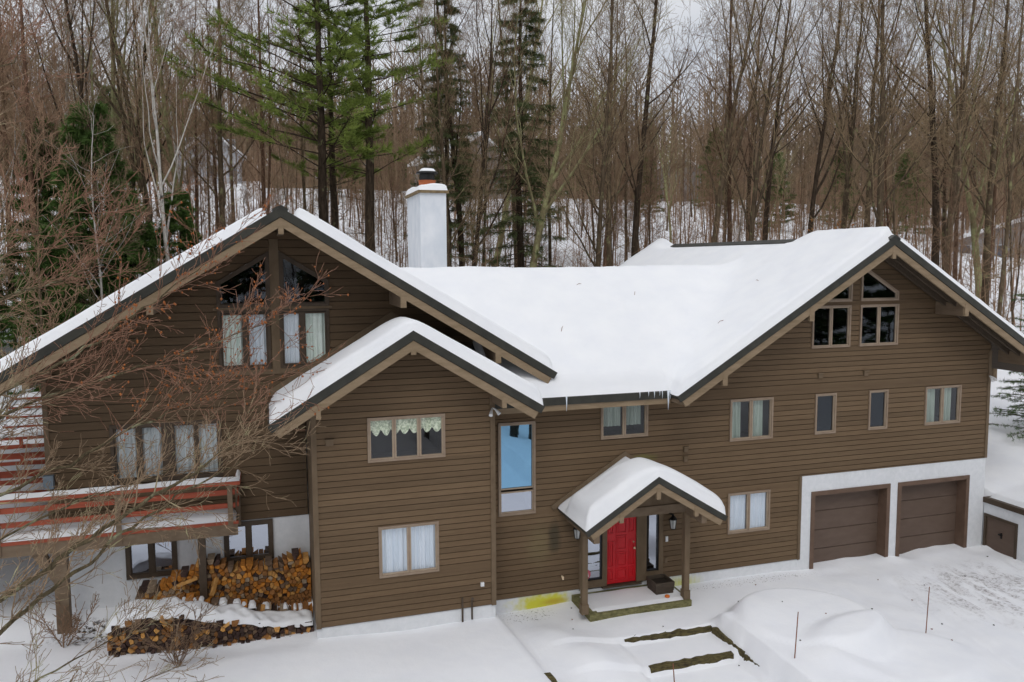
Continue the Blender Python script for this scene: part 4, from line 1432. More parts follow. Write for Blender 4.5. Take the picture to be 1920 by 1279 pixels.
rg_ = np.random.default_rng(8)
for k, (x, y, where) in enumerate(((7.4, 1.2, "left part of the middle roof"), (10.2, 2.6, "middle of the middle roof"), (11.9, 0.6, "left garage slope near its foot"), (13.6, 1.5, "left garage slope halfway up"), (8.6, 3.1, "middle roof near its ridge"))):
    z = float(base_union(np.array([x]), np.array([y]))[0] + thickG(np.array([x]), np.array([y]))[0]) + 0.025
    a = rg_.uniform(0, 3.14)
    l = rg_.uniform(0.10, 0.24)
    dzz = SL * l * (math.sin(a) if x < 11 else math.cos(a))
    mb = MB().tube([(x, y, z), (x + l * 0.5 * math.cos(a), y + l * 0.5 * math.sin(a) + 0.02, z + dzz * 0.5 + 0.02), (x + l * math.cos(a), y + l * math.sin(a), z + dzz)], [0.008, 0.007, 0.004], 5)
    solo("fallen_twig", mb, M["stake"], "small fallen twig lying on the snow, %s" % where, "twig", (x, y, z))

# ------------------------------------------------------------------ firewood
def voronoi_cells(seeds, poly):
    cells = []
    for i, s in enumerate(seeds):
        c = list(poly)
        for j, t in enumerate(seeds):
            if j == i or abs(t[0] - s[0]) > 0.5 or abs(t[1] - s[1]) > 0.5:
                continue
            mx, mz = (s[0] + t[0]) / 2, (s[1] + t[1]) / 2
            dx, dz = t[0] - s[0], t[1] - s[1]
            out = []
            n = len(c)
            for k in range(n):
                p, q = c[k], c[(k + 1) % n]
                dp, dq = (p[0] - mx) * dx + (p[1] - mz) * dz, (q[0] - mx) * dx + (q[1] - mz) * dz
                if dp <= 0:
                    out.append(p)
                if dp * dq < 0:
                    u = dp / (dp - dq)
                    out.append((p[0] + (q[0] - p[0]) * u, p[1] + (q[1] - p[1]) * u))
            c = out
            if len(c) < 3:
                break
        cells.append(c)
    return cells


def firewood_stack(label, top, bot, Y, depth, cell, mats, wts, seed, cap=300):
    """top/bot: lists of (x,z); split logs stacked with their ends to the front"""
    rg = np.random.default_rng(seed)
    tx, tz = zip(*top)
    bx, bz = zip(*bot)
    x0, x1 = tx[0], tx[-1]
    seeds = []
    zmin, zmax = min(bz), max(tz)
    row = 0
    z = zmin + cell / 2
    while z < zmax + cell:
        x = x0 + cell / 2 + (row % 2) * cell / 2
        while x < x1:
            px, pz = x + rg.uniform(-.36, .36) * cell, z + rg.uniform(-.36, .36) * cell
            if np.interp(px, bx, bz) < pz < np.interp(px, tx, tz) and x0 < px < x1:
                seeds.append((px, pz))
            x += cell
        row += 1
        z += cell * 0.88
    root = thing("firewood_stack", label, "firewood", ((x0 + x1) / 2, Y + depth / 2, zmin))
    w = Vector(root.location)
    big = [(x0 - 0.02, zmin - 0.02), (x1 + 0.02, zmin - 0.02), (x1 + 0.02, zmax + 0.3), (x0 - 0.02, zmax + 0.3)]
    cells = voronoi_cells(seeds, big)
    n = 0
    rest = MB()
    for s, c in sorted(zip(seeds, cells), key=lambda q: -q[0][1]):
        if len(c) < 3:
            continue
        c = [(s[0] + (p[0] - s[0]) * 0.88, s[1] + (p[1] - s[1]) * 0.88) for p in c]
        c = [(s[0] + np.clip(p[0] - s[0], -cell * .75, cell * .75), s[1] + np.clip(p[1] - s[1], -cell * .75, cell * .75)) for p in c]
        # merge near-duplicate corners
        cc = [c[0]]
        for p in c[1:]:
            if math.hypot(p[0] - cc[-1][0], p[1] - cc[-1][1]) > 0.012:
                cc.append(p)
        if len(cc) < 3:
            continue
        y0 = Y + rg.uniform(-0.05, 0.05)
        ar = sum(a[0] * b[1] - b[0] * a[1] for a, b in zip(cc, cc[1:] + cc[:1]))
        if ar < 0:
            cc = cc[::-1]
        mb = MB().prism(cc, y0, y0 + depth * rg.uniform(0.85, 1.0))
        # bevelled end
        mi = rg.choice(len(mats), p=wts)
        n += 1
        if n > cap:
            rest.raw(mb.v, mb.f)
        else:
            part("firewood_log", mb, mats[mi], root)
    if rest.v:
        part("lower_logs", rest, mats[2], root)["kind"] = "stuff"
    return root


LE = M["logend"]
firewood_stack("tall stack of orange split firewood against the white wall under the deck",
               [(-3.05, 1.42), (-2.5, 1.52), (-2.0, 1.72), (-1.6, 1.9), (-1.35, 2.0), (-1.15, 1.75), (-0.7, 1.72), (-0.2, 1.72), (0.2, 1.76), (0.5, 1.88), (0.79, 1.70)],
               [(-3.05, 0.9), (0.79, 0.62)], 0.78, 0.45, 0.107, [LE[0], LE[1], LE[2], LE[3], LE[4], M["logdark"]], [.24, .17, .25, .13, .13, .08], 3)
firewood_stack("low middle row of firewood with snow patches in front of tall stack",
               [(-2.9, 1.05), (-2.4, 1.22), (-1.9, 1.28), (-1.4, 1.12), (-0.8, 1.0), (0.0, 0.78), (0.79, 0.70)],
               [(-2.9, 0.6), (0.79, 0.45)], 0.22, 0.42, 0.108, [LE[0], LE[2], LE[3], LE[4], M["logdark"]], [.22, .25, .15, .2, .18], 4)
firewood_stack("dark weathered front row of firewood under thick snow",
               [(-3.42, 1.12), (-3.0, 1.24), (-2.4, 1.30), (-2.0, 1.22), (-1.4, 1.04), (-0.8, 0.92), (-0.3, 0.76), (0.3, 0.68), (0.78, 0.68)],
               [(-3.42, 0.42), (0.78, 0.36)], -0.46, 0.42, 0.104, [LE[1], LE[2], LE[4], M["logdark"]], [.14, .14, .24, .48], 5)
# snow on the front row and odd patches on the middle row
fx = [-3.45, -3.0, -2.4, -2.0, -1.4, -0.8, -0.3, 0.3, 0.8]
fz = [1.13, 1.25, 1.30, 1.22, 1.05, 0.93, 0.77, 0.69, 0.69]
snow_sheet("firewood_snow", "thick snow lying along the front row of firewood", np.arange(-3.48, 0.80, 0.05), np.arange(-0.46, 0.12, 0.04), lambda X, Y: X > -99,
           lambda X, Y: np.interp(X, fx, fz) + 0.05 * vnoise(X, Y, 0.16, 91),
           lambda X, Y: (0.19 - 0.09 * S(-2, 0.5, X)) * (1 + 0.3 * vnoise(X, Y, 0.3, 92)), [(-3.48, -0.46, 0.8, -0.46), (-3.48, -0.46, -3.48, 0.12), (0.8, -0.46, 0.8, 0.12)], 0.16)
rg = np.random.default_rng(12)
mx_, mz_ = [-2.9, -2.4, -1.9, -1.4, -0.8, 0.0, 0.79], [1.05, 1.22, 1.28, 1.12, 1.0, 0.78, 0.70]
px_ = -2.35
while px_ < 0.7:
    wv = rg.uniform(0.035, 0.12)
    px_ += wv + rg.choice([0.015, 0.04, 0.12, 0.3], p=[.35, .3, .25, .1])
    x = px_
    px_ += wv
    zz = float(np.interp(x, mx_, mz_)) + 0.03
    o = lump("firewood_snow", "small patch of snow on a log of the middle firewood row", x - wv, x + wv, 0.16 + rg.uniform(-0.05, 0.08), 0.27 + rg.uniform(0.12, 0.3), zz + rg.uniform(-0.03, 0.03), rg.uniform(0.03, 0.09), 0.05, 0.03, seed=int(rg.integers(99)))
    o["group"] = "snow patches on the middle firewood row"
# loose split pieces lying on the stack
for k, (a, b) in enumerate((((-2.15, 0.55, 1.55), (-1.72, 0.62, 1.66)), ((-1.42, 0.42, 1.28), (-1.30, 0.62, 1.62)), ((-0.35, 0.12, 0.72), (-0.30, 0.2, 1.02)))):
    mb = MB().tube([a, b], [0.055, 0.05], 4)
    solo("loose_log", mb, LE[1], ["pale split log lying on the tall firewood stack", "thin split log leaning by the deck post", "upright pale split log standing in the middle row"][k], "log", a)

# ------------------------------------------------------------------ things on the porch and in the yard
pl_ = thing("planter_box", "square dark wooden planter box on the porch slab", "planter", (9.46, -0.55, 0.34))
for k in range(3):
    z0 = 0.34 + 0.115 * k
    b = MB()
    e = 0.012 * k
    b.box(9.22 - e, 9.70 + e, -0.80 - e, -0.77 - e, z0, z0 + 0.108)
    b.box(9.22 - e, 9.70 + e, -0.33 + e, -0.30 + e, z0, z0 + 0.108)
    b.box(9.22 - e, 9.25 - e, -0.769 - e, -0.331 + e, z0, z0 + 0.108)
    b.box(9.67 + e, 9.70 + e, -0.769 - e, -0.331 + e, z0, z0 + 0.108)
    part("planter_board", b, M["planter"], pl_)
part("soil", MB().box(9.251, 9.669, -0.769, -0.331, 0.36, 0.60), M["soil"], pl_)
mb = MB().tube([(9.42, -1.0, 0.36), (9.42, -1.0, 0.39), (9.42, -1.0, 0.43), (9.42, -1.0, 0.45)], [0.03, 0.065, 0.06, 0.012], 12)
solo("small_gourd", mb, M["pumpkin"], "small orange gourd on the porch beside the planter", "gourd", (9.42, -1.0, 0.36), None, True)


def rough_beam(a, b, w, h, seed, n=14):
    rg = np.random.default_rng(seed)
    a, b = np.array(a, float), np.array(b, float)
    d = (b - a) / np.linalg.norm(b - a)
    s = np.cross(d, [0, 0, 1.0])
    s /= np.linalg.norm(s)
    u = np.cross(s, d)
    V, F = [], []
    for i in range(n + 1):
        p = a + (b - a) * i / n
        for (ws, hs) in ((-1, -1), (1, -1), (1, 1), (-1, 1)):
            V.append(p + s * (ws * w / 2 + rg.uniform(-.012, .012)) + u * (hs * h / 2 + rg.uniform(-.018, .018)))
        if i:
            o = 4 * (i - 1)
            for k in range(4):
                F.append([o + k, o + (k + 1) % 4, o + 4 + (k + 1) % 4, o + 4 + k])
    F += [[3, 2, 1, 0], [4 * n, 4 * n + 1, 4 * n + 2, 4 * n + 3]]
    return MB().raw(V, F)


for (a, b, w, h, lab, sd_) in (((7.66, -2.19, 0.045), (9.93, -2.22, 0.05), 0.12, 0.15, "upper mossy timber step edge below the porch", 1),
                               ((7.76, -3.30, -0.08), (9.83, -3.30, -0.075), 0.12, 0.15, "lower broken timber step edge of the walk", 2),
                               ((9.95, -2.32, 0.03), (10.03, -3.52, -0.02), 0.12, 0.2, "rear timber edging along right side of the walk", 3),
                               ((10.03, -3.56, -0.07), (10.10, -4.45, -0.12), 0.14, 0.26, "front rotten timber edging beside the walk", 4)):
    solo("step_timber", rough_beam(a, b, w, h, sd_), M["timber"], lab, "timber", (a[0], a[1], a[2] - h / 2))
solo("edging_timber", rough_beam((5.30, -3.5, 0.22), (5.42, -5.2, 0.12), 0.14, 0.3, 6), M["timber"], "brown timber edge of the raised snow bank below the wing", "timber", (5.3, -3.5, 0.07))
for (x, y, h, dx, lab) in ((14.47, -4.14, 1.12, 0.05, "thin brown snow stake at the edge of the drive"), (10.36, -4.79, 1.0, 0.06, "thin snow stake in front of the planting bed"),
                           (7.97, -4.06, 0.62, -0.06, "short snow stake in front of the lower step")):
    z = hz(x, y)
    solo("snow_stake", MB().tube([(x, y, z - 0.1), (x + dx, y, z + h)], [0.013, 0.011], 6), M["stake"], lab, "stake", (x, y, z - 0.1))


# ------------------------------------------------------------------ far houses in the wood
def far_house(name, label, x, y, rz, w, d, h, roof, wall, base_drop=1.0, rows=2, cols=3, dormer=False):
    z = hz(x, y) - base_drop
    t = thing(name, label, "house", (x, y, z), None, rz)
    link("wall", MB().box(-w / 2, w / 2, -d / 2, d / 2, 0, h).mesh("wall", M[wall]), t)
    rb = MB()
    o = 0.5
    for s in (-1, 1):
        rb.prism([(0, h + roof), (s * (w / 2 + o), h - roof * o / (w / 2)), (s * (w / 2 + o), h - roof * o / (w / 2) + 0.3), (0, h + roof + 0.35)][::s], -d / 2 - o, d / 2 + o)
    rf = link("roof", rb.mesh("roof", M["snow"]), t)
    gb = MB().prism([(-w / 2, h), (w / 2, h), (0, h + roof - 0.05)], -d / 2 + 0.01, d / 2 - 0.01)
    link("gable", gb.mesh("gable", M[wall]), t)
    wm = MB().box(-0.45, 0.45, -0.06, 0.02, 0, 1.3).mesh("window_frame", M["housewhite"])
    pm = MB().box(-0.36, 0.36, -0.075, -0.061, 0.09, 1.21).mesh("pane", M["farglass"])
    for r_ in range(rows):
        for c in range(cols):
            xx = -w / 2 + w * (c + 0.5) / cols
            ww = link("window", wm, t, (xx, -d / 2, 1.9 + 2.7 * r_))
            link("pane", pm, ww)
    return t


far_house("far_house", "pale grey gabled house among bare trees left of the pines", -5.5, 74, 0.15, 6.0, 6, 4.2, 2.4, "housewhite", 1.8, 2, 3)
far_house("far_house", "snow-roofed house in the wood beyond the chimney", 22.5, 74, 0.4, 9, 7, 5.0, 3.0, "housegrey", 1.5)
far_house("far_house", "wide low snow-roofed house at the right edge", 62, 33, -0.75, 13, 8, 3.4, 2.0, "housegrey", 2.4, 1, 5)
far_house("far_shed", "small tan building with yellowish windows behind garage ridge", 37.0, 24.0, -0.5, 4.5, 4, 3.0, 1.1, "housetan", 0.8, 1, 2)
far_house("far_house", "distant house half hidden high behind the right-hand trunks", 62, 95, -0.3, 11, 8, 5.5, 3.0, "housegrey", 1.0)


# ------------------------------------------------------------------ bare trees
def grow(rng, paths, p, d, length, rad, level, spec):
    """returns polylines (points, radii, level)"""
    lv = spec[level]
    n = lv["n"]
    pts, rads = [np.array(p, float)], [rad]
    d = np.array(d, float)
    step = length / n
    for i in range(n):
        d = d + rng.normal(0, lv["wob"], 3) + np.array([0, 0, lv["up"]])
        d /= np.linalg.norm(d)
        pts.append(pts[-1] + d * step)
        rads.append(max(rad * (1 - lv["tap"] * (i + 1) / n), 0.0068))
    paths.append((np.array(pts), np.array(rads), level))
    if level + 1 < len(spec):
        nc = int(rng.integers(lv["kids"][0], lv["kids"][1] + 1))
        for k in range(nc):
            t = lv["t0"] + (1 - lv["t0"]) * (k + rng.uniform(0, 1)) / nc
            f = min(t * n, n - 1e-3)
            i = int(f)
            q = pts[i] + (pts[i + 1] - pts[i]) * (f - i)
            dd = pts[i + 1] - pts[i]
            dd /= np.linalg.norm(dd)
            ang = rng.uniform(*lv["ang"])
            ph = rng.uniform(0, 6.283)
            a = np.cross(dd, [0.3, 0.5, 0.81])
            a /= np.linalg.norm(a)
            b = np.cross(dd, a)
            nd = dd * math.cos(ang) + (a * math.cos(ph) + b * math.sin(ph)) * math.sin(ang)
            ln = length * rng.uniform(*lv["len"]) * (1 - lv["short"] * (t - lv["t0"]) / (1.0001 - lv["t0"]))
            rr = rads[i] * rng.uniform(*lv["rr"])
            grow(rng, paths, q, nd, ln, rr, level + 1, spec)
    return paths


def paths_to_mesh(name, paths, mat, minlev, maxlev, thick_sides=7):
    Vs, Fs, off = [], [], 0
    P0, P1, R0, R1 = [], [], [], []
    for (pts, rads, lv) in paths:
        if not (minlev <= lv <= maxlev):
            continue
        if lv <= 1 and rads[0] > 0.03:
            V, F = tube_np(pts, rads, thick_sides if lv == 0 else 5)
            Vs.append(V)
            Fs.append(F + off)
            off += len(V)
        else:
            P0 += list(pts[:-1])
            P1 += list(pts[1:])
            R0 += list(rads[:-1])
            R1 += list(rads[1:])
    if P0:
        V, F = segs_np(P0, P1, R0, R1, 3)
        Vs.append(V)
        Fs.append(F + off)
    return new_mesh(name, np.concatenate(Vs), np.concatenate(Fs), [mat], True)


TWIGS = [dict(n=4, wob=0.10, up=0.07, tap=0.75, kids=(5, 8), t0=0.12, ang=(0.35, 0.9), len=(0.32, 0.58), short=0.3, rr=(0.4, 0.62)),
         dict(n=2, wob=0.12, up=0.06, tap=0.5, kids=(1, 2), t0=0.25, ang=(0.3, 0.8), len=(0.45, 0.75), short=0.2, rr=(0.6, 0.8)),
         dict(n=1, wob=0.10, up=0.06, tap=0.3, kids=(0, 0), t0=0.2, ang=(0.3, 0.8), len=(0.4, 0.6), short=0.3, rr=(0.5, 0.7))]


def bare_spec(kind):
    if kind == "tall":      # forest-grown maple: clean bole, narrow fan of upright limbs
        return [dict(n=12, wob=0.020, up=0.03, tap=0.9, kids=(16, 20), t0=0.28, ang=(0.35, 0.85), len=(0.22, 0.38), short=0.55, rr=(0.24, 0.45)),
                dict(n=7, wob=0.10, up=0.09, tap=0.85, kids=(8, 11), t0=0.15, ang=(0.35, 0.9), len=(0.3, 0.5), short=0.4, rr=(0.3, 0.5))] + TWIGS
    if kind == "fork":      # spreads low into several leaders
        return [dict(n=12, wob=0.03, up=0.03, tap=0.9, kids=(9, 12), t0=0.26, ang=(0.25, 0.6), len=(0.42, 0.6), short=0.5, rr=(0.4, 0.65)),
                dict(n=8, wob=0.07, up=0.10, tap=0.88, kids=(12, 15), t0=0.2, ang=(0.3, 0.8), len=(0.22, 0.36), short=0.5, rr=(0.28, 0.45))] + TWIGS
    if kind == "bushy":     # thin understorey tree, twiggy from low down
        return [dict(n=9, wob=0.05, up=0.03, tap=0.85, kids=(18, 24), t0=0.12, ang=(0.5, 1.1), len=(0.25, 0.45), short=0.5, rr=(0.35, 0.55)),
                dict(n=5, wob=0.10, up=0.05, tap=0.8, kids=(6, 8), t0=0.15, ang=(0.4, 0.9), len=(0.3, 0.5), short=0.3, rr=(0.45, 0.7))] + TWIGS
    # pole: slim straight stem with a small top
    return [dict(n=11, wob=0.018, up=0.03, tap=0.88, kids=(13, 16), t0=0.34, ang=(0.4, 0.85), len=(0.16, 0.28), short=0.5, rr=(0.26, 0.45)),
            dict(n=5, wob=0.09, up=0.08, tap=0.8, kids=(7, 9), t0=0.15, ang=(0.35, 0.9), len=(0.3, 0.5), short=0.4, rr=(0.4, 0.6))] + TWIGS


VAR = []
for i, (kind, Ht, r0, bk, tw) in enumerate([("tall", 21, 0.25, "bark", "twig"), ("tall", 22, 0.28, "barkdark", "twigred"), ("fork", 21, 0.27, "bark", "twig"), ("fork", 20, 0.24, "barkdark", "twigred"),
                                            ("pole", 19, 0.15, "bark", "twig"), ("pole", 18, 0.13, "barkred", "twigred"), ("tall", 20, 0.20, "barkred", "twigred"), ("bushy", 9, 0.07, "bark", "twigred"),
                                            ("fork", 22, 0.30, "barklichen", "twiglichen"), ("bushy", 11, 0.09, "birch", "twigtan"), ("fork", 18, 0.17, "birch", "twigred"), ("pole", 17, 0.10, "bark", "twig")]):
    rng = np.random.default_rng(100 + i)
    d0 = np.array([rng.normal(0, 0.04), rng.normal(0, 0.04), 1.0])
    ps = grow(rng, [], (0, 0, -0.4), d0, Ht, r0 * 0.74, 0, bare_spec(kind))
    # a slightly flared foot
    ps[0][1][0] *= 1.35
    # a few dead twigs low on the bole
    if kind in ("tall", "pole"):
        for q in range(7):
            z = rng.uniform(2.0, Ht * 0.4)
            f = z / Ht * (len(ps[0][0]) - 1)
            k = int(f)
            pp = ps[0][0][k] + (ps[0][0][k + 1] - ps[0][0][k]) * (f - k)
            a = rng.uniform(0, 6.28)
            grow(rng, ps, pp, (math.cos(a), math.sin(a), 0.25), rng.uniform(0.8, 2.2), 0.022, 2, bare_spec(kind))
    trunk = paths_to_mesh("trunk", ps, M[bk], 0, 1)
    crown = paths_to_mesh("crown", ps, M[tw], 2, 9)
    VAR.append((trunk, crown, kind, Ht))


def put_tree(v, x, y, scale, rz, label, group=None, name="bare_tree", lean=(0, 0)):
    t = thing(name, label, "tree", (x, y, hz(x, y) - 0.1), group, rz, (scale, scale, scale))
    t.rotation_euler = (lean[0], lean[1], rz)
    link("trunk", VAR[v][0], t)
    link("crown", VAR[v][1], t)
    return t


# trees that stand out, one by one (place on the ground, kind, label)
SINGLE = [
    (12.3, 20.6, 8, 1.05, 0.3, "big lichen-green bare tree with pale branches right of the chimney"),
    (9.7, 20.5, 3, 0.95, 1.9, "dark rough-barked tree just right of the chimney"),
    (17.0, 19.4, 0, 1.05, 2.2, "straight brown tree above the left end of the garage ridge"),
    (18.3, 19.6, 1, 1.12, 0.7, "thick dark straight trunk rising behind the garage roof's back corner"),
    (22.2, 18.4, 2, 1.0, 4.0, "forked brown tree behind the middle of the garage ridge"),
    (23.8, 18.9, 6, 1.05, 1.0, "reddish straight tree behind the garage ridge"),
    (27.6, 17.2, 3, 1.0, 2.7, "dark forked tree leaning above the garage apex"),
    (30.4, 17.0, 2, 1.05, 5.1, "broad upright-fanning tree just left of the garage apex"),
    (33.0, 14.2, 1, 1.12, 3.3, "very thick mottled trunk right of the garage apex"),
    (35.0, 13.2, 8, 0.95, 1.4, "lichen-spotted forked tree near the right edge"),
    (38.5, 13.0, 0, 1.0, 0.2, "tall brown trunk at the far right edge"),
    (36.8, 16.6, 6, 1.0, 2.0, "reddish trunk between the two thick right-hand trees"),
    (15.4, 24.0, 4, 1.1, 0.0, "slim pole tree left of the garage's rear corner"),
    (-12.5, 22.5, 10, 1.0, 1.0, "white birch with forked white stems at far left"),
    (-8.4, 27.5, 10, 1.05, 3.9, "white birch standing left of the dark hemlocks"),
    (-10.8, 18.5, 10, 0.8, 2.4, "smaller white birch near the left edge"),
    (-4.9, 21.6, 2, 1.0, 0.9, "brown forked tree behind the left roof slope"),
    (-1.9, 22.4, 0, 1.0, 2.9, "straight brown tree just left of the left gable peak"),
    (-3.4, 25.5, 8, 0.9, 4.4, "leaning lichen-barked tree between hemlocks and pines"),
    (-6.3, 20.2, 3, 1.0, 5.6, "dark many-forked tree high above the left roof slope"),
]
for (x, y, v, s, rz, lab) in SINGLE:
    put_tree(v, x, y, s, rz, lab)

# the wood behind the house: every trunk a tree of its own
rng = np.random.default_rng(5)
HOUSES = [(-5.5, 74), (22.5, 74), (62, 33), (37, 24), (62, 95)]
occ = [(a[0], a[1]) for a in SINGLE] + HOUSES
WOOD = []
tries = 0


def bearing(x, y):
    return math.atan2(x - CAMPOS[0], y - CAMPOS[1])


while len(WOOD) < 268 and tries < 20000:
    tries += 1
    ph = rng.uniform(-0.62, 0.62) + YAW
    far = rng.uniform(0, 1) ** 0.85
    dist = 36 + 58 * far
    x, y = CAMPOS[0] + dist * math.sin(ph), CAMPOS[1] + dist * math.cos(ph)
    if (x < 24 and y < 14.5) or (x >= 24 and y < 6 + 0.1 * (x - 24)) or (x < -5 and y < 15):
        continue
    if min((x - a) ** 2 + (y - b) ** 2 for a, b in occ) < ((1.2 + 0.012 * dist) * (1 if len(WOOD) < 195 else 0.45)) ** 2:
        continue
    if any((x - a) ** 2 + (y - b) ** 2 < 49 for a, b in HOUSES):
        continue
    v = int(rng.choice([0, 1, 2, 3, 4, 5, 6, 7, 8, 11], p=[.14, .09, .13, .09, .14, .11, .10, .08, .04, .08]))
    if x < -3 and rng.uniform() < 0.22:
        v = 10
    s = rng.uniform(0.82, 1.12) if dist < 54 else rng.uniform(0.32, 0.52)
    if len(WOOD) >= 195:        # saplings and brush filling in between
        v = int(rng.choice([7, 11, 5]))
        s = rng.uniform(0.30, 0.75) if v != 7 else rng.uniform(0.5, 1.1)
    WOOD.append(dict(x=x, y=y, v=v, s=s, rz=rng.uniform(0, 6.28), lean=(rng.normal(0, 0.025), rng.normal(0, 0.03)), dist=dist, b=bearing(x, y)))
    occ.append((x, y))
for bb, dd in ((-0.078, 50), (-0.062, 57), (-0.05, 46), (-0.035, 60), (0.20, 52), (0.215, 61), (0.24, 55), (0.868, 47), (0.84, 50), (0.80, 52)):
    WOOD.append(dict(x=dd * math.sin(bb), y=CAMPOS[1] + dd * math.cos(bb), v=[0, 4, 6, 11][int(dd) % 4], s=0.85, rz=dd * 1.0, lean=(0.01, 0.02), dist=dd, b=bb))
ZONES = [(-0.215, "at the far left edge"), (-0.09, "above the left roof slope"), (0.055, "around the left gable peak"), (0.175, "between gable peak and chimney"), (0.285, "right of the chimney"),
         (0.43, "left of the garage rear corner"), (0.56, "above the garage ridge's left half"), (0.70, "around the garage apex"), (9, "at the far right")]
ORD = ["leftmost", "second from left", "third from left", "fourth from left", "fifth from left", "sixth from left", "seventh from left", "eighth from left", "ninth from left", "tenth from left"]
groups = {}
for t in WOOD:
    kindn = {"tall": "tall bare tree", "fork": "forked bare tree", "pole": "slender pole tree", "bushy": "twiggy understorey tree"}[VAR[t["v"]][2]]
    kindn = {10: "white-stemmed birch", 8: "lichen-green bare tree"}.get(t["v"], kindn)
    if t["v"] in (5, 6):
        kindn = "reddish " + kindn
    t["zone"] = [n_ for lim, n_ in ZONES if t["b"] < lim][0]
    t["desc"] = kindn + ", " + ("near the house" if t["dist"] < 46 else ("midway back" if t["dist"] < 62 else "far back"))
    groups.setdefault((t["desc"], t["zone"]), []).append(t)
for (desc, zone), ts in groups.items():
    ts.sort(key=lambda t: t["b"])
    for i, t in enumerate(ts):
        lab = "%s %s" % (desc, zone) if len(ts) == 1 else "%s, %s, %s" % (desc, ORD[min(i, 9)], zone)
        put_tree(t["v"], t["x"], t["y"], t["s"], t["rz"], lab, "bare trees of the wood behind the house", lean=t["lean"])

# saplings and brush between the trunks: far too many to count
P0, P1, R0, R1 = [], [], [], []
rg = np.random.default_rng(17)
n = 0
while n < 1900:
    ph = rg.uniform(-0.62, 0.62) + YAW
    dist = rg.uniform(34, 88)
    x, y = CAMPOS[0] + dist * math.sin(ph), CAMPOS[1] + dist * math.cos(ph)
    if (x < 24 and y < 14.5) or (x >= 24 and y < 8 + 0.1 * (x - 24)) or (x < -5 and y < 15):
        continue
    n += 1
    h = rg.uniform(1.2, 6.5)
    b = np.array([x, y, hz(x, y) - 0.1])
    top = b + np.array([rg.normal(0, 0.35), rg.normal(0, 0.35), h])
    r0 = 0.012 + 0.006 * h
    P0.append(b); P1.append(top); R0.append(r0); R1.append(0.006)
    for k in range(int(5 + h * 2.2)):
        t = rg.uniform(0.15, 0.97)
        q = b + (top - b) * t
        a = rg.uniform(0, 6.283)
        L = h * rg.uniform(0.12, 0.34)
        u = rg.uniform(0.2, 1.3)
        e = q + np.array([math.cos(a), math.sin(a), u]) * L / math.sqrt(1 + u * u)
        P0.append(q); P1.append(e); R0.append(0.009); R1.append(0.005)
V, F = segs_np(P0, P1, R0, R1, 3)
tag(link("undergrowth", new_mesh("undergrowth", V, F, [M["twigred"]])), "thin brown saplings and brush between the trunks of the wood", "undergrowth", kind="stuff")

# thickets close by on the left, beyond the deck
for k, (x, y, v, s, lab) in enumerate([(-8.3, 4.5, 9, 1.05, "pale twiggy tree crowding the deck at the left edge"), (-9.6, 8.5, 7, 1.25, "reddish twiggy tree behind the deck at left"),
                                       (-7.4, 12.5, 7, 1.2, "brown twiggy tree above the left eave"), (-10.8, 13.0, 9, 1.15, "tall pale twiggy tree at the far left"),
                                       (-12.5, 6.0, 7, 1.3, "reddish twiggy tree partly out of view at left"), (-6.2, 15.5, 9, 1.0, "pale twiggy tree behind the left roof slope")]):
    put_tree(v, x, y, s, 1.3 * k, lab, name="thicket_tree")

# trees on the near side of the yard, seen only in the window panes
for k in range(26):
    x = rng.uniform(-34, 60)
    y = rng.uniform(-56, -25)
    put_tree(int(rng.choice([0, 1, 2, 3, 6])), x, y, rng.uniform(0.7, 1.0), rng.uniform(0, 6.28), "bare tree across the yard facing the house", "bare trees facing the house front")

for k in range(10):
    x = rng.uniform(7, 34)
    y = rng.uniform(-24, -20.5) - 0.1 * abs(x - 12)
    put_tree(int(rng.choice([1, 3, 6])), x, y, rng.uniform(0.7, 0.95), rng.uniform(0, 6.28), "bare tree across the yard facing the house", "bare trees facing the house front")

# the wooded hills far behind: nobody could count these
P0, P1, R0, R1 = [], [], [], []
rng = np.random.default_rng(9)
n = 6800
ph = rng.uniform(-0.72, 0.72, n) + YAW
dist = 95 + 560 * rng.uniform(0, 1, n) ** 1.25
fx_, fy_ = dist * np.sin(ph), CAMPOS[1] + dist * np.cos(ph)
fz_ = H(fx_, fy_)
for i in range(n):
    h = rng.uniform(11, 19)
    b = np.array([fx_[i], fy_[i], fz_[i] - 0.3])
    r0 = 0.14 + 0.0004 * dist[i]
    top = b + np.array([rng.normal(0, 0.6), rng.normal(0, 0.6), h])
    P0.append(b); P1.append(top); R0.append(r0); R1.append(0.04)
    m = 16 if dist[i] < 260 else 11
    for k in range(m):
        t = rng.uniform(0.3, 0.95)
        p = b + (top - b) * t
        a = rng.uniform(0, 6.283)
        L = h * rng.uniform(0.12, 0.28)
        u = rng.uniform(0.5, 1.6)
        q = p + np.array([math.cos(a), math.sin(a), u]) * L / math.sqrt(1 + u * u)
        P0.append(p); P1.append(q); R0.append(0.035 + 0.00022 * dist[i]); R1.append(0.02 + 0.0001 * dist[i])
V, F = segs_np(P0, P1, R0, R1, 3)
fw_ = link("distant_wood", new_mesh("distant_wood", V, F, [M["farbark"]]))
tag(fw_, "brown bare woodland covering the hills far behind", "woodland", kind="stuff")


